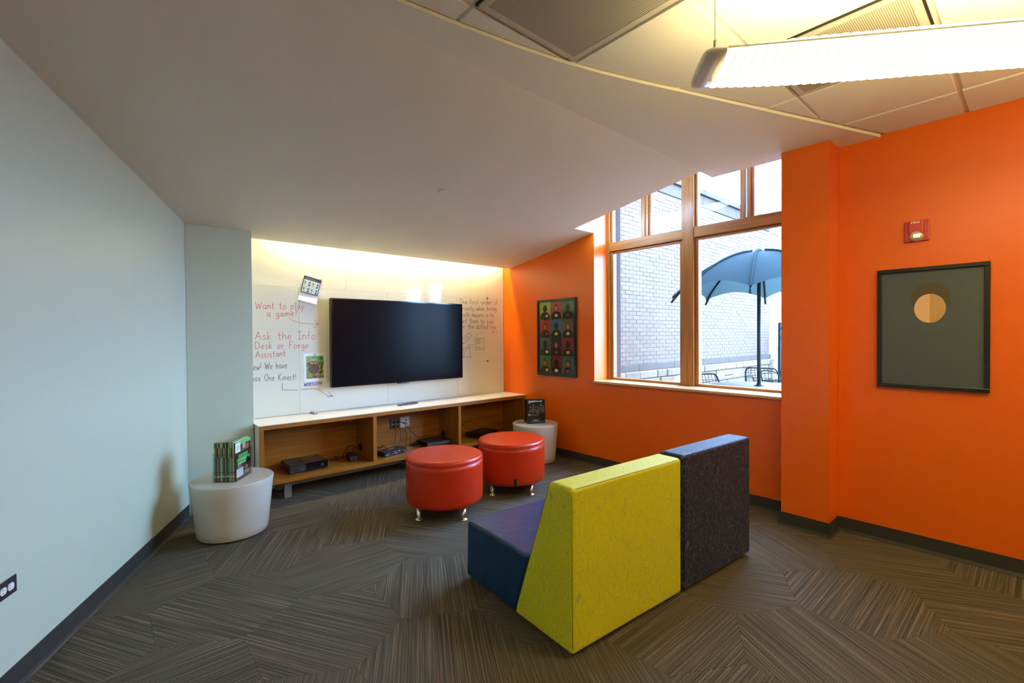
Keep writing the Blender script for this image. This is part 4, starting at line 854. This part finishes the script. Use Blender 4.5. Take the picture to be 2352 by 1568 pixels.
# ------------------------------------------------------------------ pendant lamps
ZL = 2.42; LN = 2.05
AX = Vector((.651, -.759, 0)); AW = Vector((.759, .651, 0))
def pendant(label, c, ln):
    t_ = thing('pendant_lamp', label, 'lamp', c, math.atan2(AX.y, AX.x))   # local x along, local y across (away from camera)
    hw_ = .128
    sec = []
    for k in range(28):
        a = 2*PI*k/28; s_, c_ = math.sin(a), math.cos(a)
        y = hw_*math.copysign(abs(c_)**.6, c_); z = (.038 if s_ > 0 else .045)*math.copysign(abs(s_)**.75, s_); sec.append((y, z))
    pitch_ = .034; nr = int((ln-.14)/pitch_); x0 = -ln/2+.07; vs_ = []; rows_ = []
    for i in range(nr):
        for ph, sc in ((0, .93), (.10, .965), (.25, .99), (.5, 1.0), (.75, .99), (.90, .965)): rows_.append((x0+(i+ph)*pitch_, sc))
    rows_.append((x0+nr*pitch_, .93))
    def tp(x):                                                         # the body slims towards its ends
        d_ = min(1, (ln/2-.07-abs(x))/.42); return .45+.55*(1-(1-max(d_, 0))**2)
    for x, sc in rows_: vs_ += [(x, y*sc, z*sc*tp(x)) for y, z in sec]
    n = len(sec); mb = MB(); mb.add(vs_, [(i*n+k, i*n+(k+1) % n, (i+1)*n+(k+1) % n, (i+1)*n+k) for i in range(len(rows_)-1) for k in range(n)], 0, True)
    part('ribbed_diffuser', mb, M_LAMP, t_)
    for sx in (-1, 1):
        mb = MB(); vs_ = []; prof = [(0, 1.0), (.040, 1.0), (.056, .975), (.066, .91), (.071, .78)]
        for o, sc in prof: vs_ += [(sx*(ln/2-.07+o), y*sc*1.01, z*.47*(sc**.6)+.001) for y, z in sec]
        m_ = len(prof); mb.add(vs_, [(i*n+k, i*n+(k+1) % n, (i+1)*n+(k+1) % n, (i+1)*n+k) for i in range(m_-1) for k in range(n)]+[tuple(range((m_-1)*n, m_*n)), tuple(range(n))[::-1]], 0, True)
        part('end_cap', mb, mat('grey_cap', (.78, .76, .68), .25), t_)
    for sy_ in (-1, 1): part('side_rail', MB().box(-ln/2+.072, sy_*(hw_+.001)-.004, -.003, ln/2-.072, sy_*(hw_+.001)+.004, .004), mat('cream_rail', (.90, .86, .76), .4), t_)
    for sx in (-1, 1):
        x = sx*(ln/2-.055)
        mb = MB(); mb.tube([(x, -.03, .05), (x, -.03, ZA-ZL-.006)], .0016, 6); cb_ = part('cable', mb, M_GREYMET, t_)
        mb = MB(); mb.tube([(x, -.03, .030), (x, -.03, .088)], .006, 8); part('gripper', mb, M_GREYMET, cb_)
        mb = MB(); mb.lathe([(.028, -.018), (.03, -.004), (.03, 0)], 20, (x, -.03, ZA-ZL-.0005)); part('ceiling_canopy', mb, M_TBAR, cb_)
    return t_
M_LAMP = mat('lamp_diffuser', (.9, .88, .8), .4, emit=LAMP_RGB, es=LAMP_STRENGTH)
_tc = N(M_LAMP, 'ShaderNodeTexCoord'); _sx = N(M_LAMP, 'ShaderNodeSeparateXYZ'); L(M_LAMP, _tc.outputs['Object'], _sx.inputs[0])
_ad = N(M_LAMP, 'ShaderNodeMath', operation='ADD'); _ad.inputs[1].default_value = LN/2-.07; L(M_LAMP, _sx.outputs[0], _ad.inputs[0])
_dv = N(M_LAMP, 'ShaderNodeMath', operation='DIVIDE'); _dv.inputs[1].default_value = .034; L(M_LAMP, _ad.outputs[0], _dv.inputs[0])
_pp = N(M_LAMP, 'ShaderNodeMath', operation='PINGPONG'); _pp.inputs[1].default_value = .5; L(M_LAMP, _dv.outputs[0], _pp.inputs[0])
_mr = N(M_LAMP, 'ShaderNodeMapRange'); _mr.inputs['From Min'].default_value = .03; _mr.inputs['From Max'].default_value = .12; _mr.inputs['To Min'].default_value = LAMP_STRENGTH*.022; _mr.inputs['To Max'].default_value = LAMP_STRENGTH
L(M_LAMP, _pp.outputs[0], _mr.inputs[0]); L(M_LAMP, _mr.outputs[0], bsdf(M_LAMP).inputs['Emission Strength'])
E0 = Vector((1.724, .881, ZL))
lp = pendant('long ribbed pendant lamp glowing under the tile ceiling', E0+AX*(LN/2), LN)
dup(lp, E0+AX*(LN*1.5+.06), lp.rotation_euler.z, 'second ribbed pendant lamp in line with the first, out of frame', None)
dup(lp, Vector((-2.6, -.6, ZL)), lp.rotation_euler.z, 'ribbed pendant lamp in the open room on the left, out of frame', None)
dup(lp, Vector((-.9, -2.3, ZL)), lp.rotation_euler.z, 'extra ribbed pendant lamp added behind the camera for more light, out of frame', None)  # unseen extra lamp, added to brighten the room

# ------------------------------------------------------------------ outside
mb = MB(); mb.box(XO+.001, -30, -.25, 60, 30, -.02); pt = struct('floor_patio', mb, M_PATIO)
YN = 4.5
nb = thing('brick_wing', 'pale brick wing of the building with a rough stone base, beyond the window', 'building', (0, 0, 0))
part('mortar_bed', MB().box(XO+.01, YN+.004, -.02, 12.40, YN+.4, 3.93), M_MORTAR, nb)
bl, bh, cr, cw = .1935, .058, .0677, .2032
bm_ = MB().box(-bl/2, 0, 0, bl/2, .025, bh).mesh('brick', M_BRICK)
allb = []; z = .925; k = 0
while z+bh < 3.925:
    x = XO+.12+(cw/2 if k % 2 else 0)
    while x+bl/2 < 12.4:
        allb.append((x, z)); x += cw
    z += cr; k += 1
vis = sorted([p for p in allb if 5.98 < p[0] < 12.4], key=lambda p: (p[0]**2+YN**2+(p[1]-1.41)**2))
near = set(vis[:295])
far = MB()
for p in allb:
    jit = random.uniform(-.0025, .0025)
    if p in near: put('brick', bm_, nb, (p[0], YN+jit, p[1]))
    else: far.box(p[0]-bl/2, YN+jit, p[1], p[0]+bl/2, YN+.02, p[1]+bh)
o = part('brick_field', far, M_BRICK, nb); o['kind'] = 'stuff'
x = XO+.05
while x < 12.4:
    x2 = min(x+1.12, 12.42); part('band_stone', MB().box(x, YN-.03, .812, x2-.008, YN+.2, .918), M_BAND, nb, bevel=.004, seg=1); x = x2
x = XO+.05
while x < 12.4:
    x2 = min(x+1.5, 12.42); part('header_stone', MB().box(x, YN-.012, 3.935, x2-.008, YN+.3, 4.155), M_BAND, nb, bevel=.004, seg=1)
    part('coping_stone', MB().box(x, YN-.06, 4.158, x2-.008, YN+.42, 4.26), M_BAND, nb, bevel=.006, seg=1); x = x2
rd = random.Random(4); z = 0.0
while z < .80:
    h_ = min(rd.uniform(.13, .22), .806-z)
    if .806-(z+h_) < .09: h_ = .806-z
    x = 5.6
    while x < 12.38:
        w_ = rd.uniform(.22, .62); x2 = min(x+w_, 12.44); dp = rd.uniform(0, .03)
        if rd.random() < .3 and h_ > .15:
            hm = h_*rd.uniform(.4, .6)
            part('stone', MB().box(x+.006, YN-.075-dp, z+.006, x2-.006, YN+.05, z+hm-.004), M_STONE, nb, bevel=.012, seg=1); part('stone', MB().box(x+.006, YN-.085, z+hm+.004, x2-.006, YN+.05, z+h_-.004), M_STONE, nb, bevel=.012, seg=1)
        else: part('stone', MB().box(x+.006, YN-.07-dp, z+.006, x2-.006, YN+.05, z+h_-.004), M_STONE, nb, bevel=.012, seg=1)
        x = x2
    z += h_
part('stone_bed', MB().box(XO+.05, YN-.05, -.02, 12.40, YN+.0055, .810), M_MORTAR, nb)

# patio umbrella through a round table
ux_, uy_ = 6.38, 2.44
um = thing('patio_umbrella', 'large teal domed patio umbrella outside the window', 'umbrella', (ux_, uy_, 0))
mb = MB(); mb.lathe([(.022, -.018), (.022, 2.40)], 16); part('pole', mb, M_TEAL, um)
mb = MB(); mb.lathe([(.06, .742), (.06, .748), (.03, .752), (.03, .775)], 18); part('pole_sleeve', mb, M_TEAL, um)
mb = MB(); mb.lathe([(.22, -.0195), (.22, .02), (.06, .06), (.04, .25)], 24); part('base', mb, M_TEAL, um)
az0 = math.atan2(-uy_, -ux_)-math.radians(4.4)
RAD, ZR, ZP = 1.07, 1.94, 2.475
def rib_pt(t, az, dz=0):                     # t 0..1 from apex to tip, domed
    r_ = RAD*t; z_ = ZP-(ZP-ZR)*(t**2.0); return Vector((r_*math.cos(az), r_*math.sin(az), z_+dz))
mb = MB(); NS, NT = 8, 12; vs_ = []
for i in range(8):
    for s in range(NS):
        f_ = s/NS; az = az0+(i+f_)*PI/4; sag = 4*f_*(1-f_)
        for j in range(NT+1):
            t = j/NT; p = rib_pt(t, az); k_ = 1-.07*sag*t; e_ = .10*sag*t**5
            vs_.append((p.x*k_*(1-.05*sag*t**6), p.y*k_*(1-.05*sag*t**6), p.z-.025*sag*math.sin(PI*min(t, 1))+e_))
m_ = 8*NS
mb.add(vs_, [(i*(NT+1)+j, i*(NT+1)+j+1, ((i+1) % m_)*(NT+1)+j+1, ((i+1) % m_)*(NT+1)+j) for i in range(m_) for j in range(NT)], 0, True)
cn = part('canopy', mb, M_CANOPY, um)
for i in range(8):
    az = az0+i*PI/4; mb = MB(); mb.tube([rib_pt(j/10, az, -.016) for j in range(1, 11)]+[rib_pt(1.02, az, -.03)], .009, 6); rb = part('rib', mb, M_TEAL, um)
    mb = MB(); mb.tube([rib_pt(j/10, az, .010) for j in range(1, 11)]+[rib_pt(1.01, az, .0)], .014, 6); part('rib_sleeve', mb, M_CANOPY, rb)
    mb = MB(); mb.tube([rib_pt(.93, az, -.02), rib_pt(1.03, az, -.045)], .015, 8); part('rib_cap', mb, mat('pale_teal_cap', (.014, .026, .030), .5, spec=.1), rb)
mb = MB(); mb.lathe([(.05, 2.465), (.045, 2.49), (.015, 2.52)], 16); part('finial', mb, M_TEAL, um)
pt_ = thing('patio_table', 'round pale patio table under the umbrella', 'table', (ux_, uy_, 0))
M_PTAB = mat('pale_table_enamel', (0.1032, 0.0777, 0.0603), .5, spec=.15)
mb = MB(); R_ = .60
mb.lathe([(.025, .715), (R_-.02, .715), (R_, .722), (R_, .735), (R_-.01, .741), (.025, .741)], 48, cap=False); part('table_top', mb, M_PTAB, pt_)
for k in range(4):
    a = math.radians(68)+k*PI/2; mb = MB(); mb.tube([(.25*math.cos(a), .25*math.sin(a), .714), (.36*math.cos(a), .36*math.sin(a), .4), (.45*math.cos(a), .45*math.sin(a), -.008)], .016, 8); part('leg', mb, M_TEAL, pt_)
def patio_chair(label, loc, rot, first=None):
    if first is not None: return dup(first, loc, rot, label, 'metal patio chairs')
    t_ = thing('patio_chair', label, 'chair', loc, rot, 'metal patio chairs')     # faces local -y
    hw_ = .25
    def bk(x, s): return (x, .21+.13*s, .44+.41*s)
    mb = MB(); mb.tube(smooth_path([bk(-hw_, 0), bk(-hw_, .7), bk(-hw_+.03, .95), bk(-hw_+.09, 1), bk(0, 1.0), bk(hw_-.09, 1), bk(hw_-.03, .95), bk(hw_, .7), bk(hw_, 0)], 4), .012, 8); part('back_frame', mb, M_TEAL, t_)
    for k in range(1, 10):
        x = -hw_+.05*k; mb = MB(); mb.tube([bk(x, .02), bk(x, .985)], .0035, 5); part('back_wire', mb, M_TEAL, t_)
    for s in (.2, .4, .6, .8):
        mb = MB(); mb.tube([bk(-hw_, s), bk(hw_, s)], .0035, 5); part('back_wire', mb, M_TEAL, t_)
    mb = MB(); mb.tube([(-hw_, .21, .44), (-hw_, -.24, .45), (hw_, -.24, .45), (hw_, .21, .44)], .012, 8, closed=True); part('seat_frame', mb, M_TEAL, t_)
    for k in range(1, 10):
        x = -hw_+.05*k; mb = MB(); mb.tube([(x, .21, .44), (x, -.24, .45)], .0035, 5); part('seat_wire', mb, M_TEAL, t_)
    for sx in (-1, 1):
        mb = MB(); mb.tube(smooth_path([(sx*hw_, -.22, .44), (sx*(hw_+.03), -.24, .60), (sx*(hw_+.03), -.15, .66), (sx*(hw_+.03), .10, .66), (sx*hw_, .255, .60)], 4), .011, 8); part('armrest', mb, M_TEAL, t_)
        for y, yy in ((-.22, -.26), (.20, .27)):
            mb = MB(); mb.tube([(sx*hw_, y, .44), (sx*(hw_+.02), yy, -.014)], .012, 8); part('leg', mb, M_TEAL, t_)
    return t_
pc = patio_chair('wire backed metal patio chair tucked in beyond the table, left of the umbrella pole', (6.22, 2.92, 0), math.radians(-30))
patio_chair('metal patio chair right of the umbrella pole, seen from its side', (8.50, 3.12, 0), math.radians(95), pc)
patio_chair('metal patio chair at the right edge of the window view', (9.25, 2.50, 0), math.radians(-120), pc)
patio_chair('metal patio chair near the fence beyond the umbrella pole', (10.4, 3.55, 0), math.radians(150), pc)

# picket fence and bare tree
fn = thing('picket_fence', 'dark metal picket fence at the end of the brick wing', 'fence', (12.55, 4.35, -.02))
for z in (.18, 1.32, 1.55): part('rail', MB().box(-.02, -4.6, z, .02, 0, z+.04), M_TEAL, fn)
pk = MB().box(-.012, -.012, .02, .012, .012, 1.66).mesh('picket', M_TEAL)
for k in range(62): put('picket', pk, fn, (-.033, -.05-.072*k, 0))
for y in (-.02, -2.3, -4.58): part('post', MB().box(.021, y-.035, 0, .091, y+.035, 1.72), M_TEAL, fn)
def tree(label, loc, seed, h):
    t_ = thing('bare_tree', label, 'tree', loc); rd = random.Random(seed)
    mb = MB(); mb.tube([(0, 0, -.02), (.05, .02, h*.25), (.0, .05, h*.5), (.08, .0, h*.75)], [.14, .11, .08, .04], 8); part('trunk', mb, M_TREE, t_)
    tw = MB()
    def br_(p, d, ln_, r_, lv):
        q = p+d*ln_; tw.tube([p, p+d*ln_*.5+Vector((rd.uniform(-1, 1), rd.uniform(-1, 1), rd.uniform(-1, 1)))*ln_*.06, q], [r_, r_*.8, r_*.6], 5)
        if lv:
            for _ in range(3):
                nd = (d+Vector((rd.uniform(-1, 1), rd.uniform(-1, 1), rd.uniform(-.5, .9)))*.75).normalized(); br_(p+d*ln_*rd.uniform(.4, 1), nd, ln_*.68, r_*.55, lv-1)
    for k in range(9):
        z_ = h*(.22+.06*k); a = k*2.4; br_(Vector((.04, .02, z_)), Vector((math.cos(a), math.sin(a), .7)).normalized(), h*.25, .035, 3)
    part('branches', tw, M_TREE, t_)
tree('bare leafless tree behind the picket fence', (17.5, 4.4, 0), 2, 6.0)
tree('second bare tree farther right behind the fence', (23.5, .5, 0), 5, 5.5)
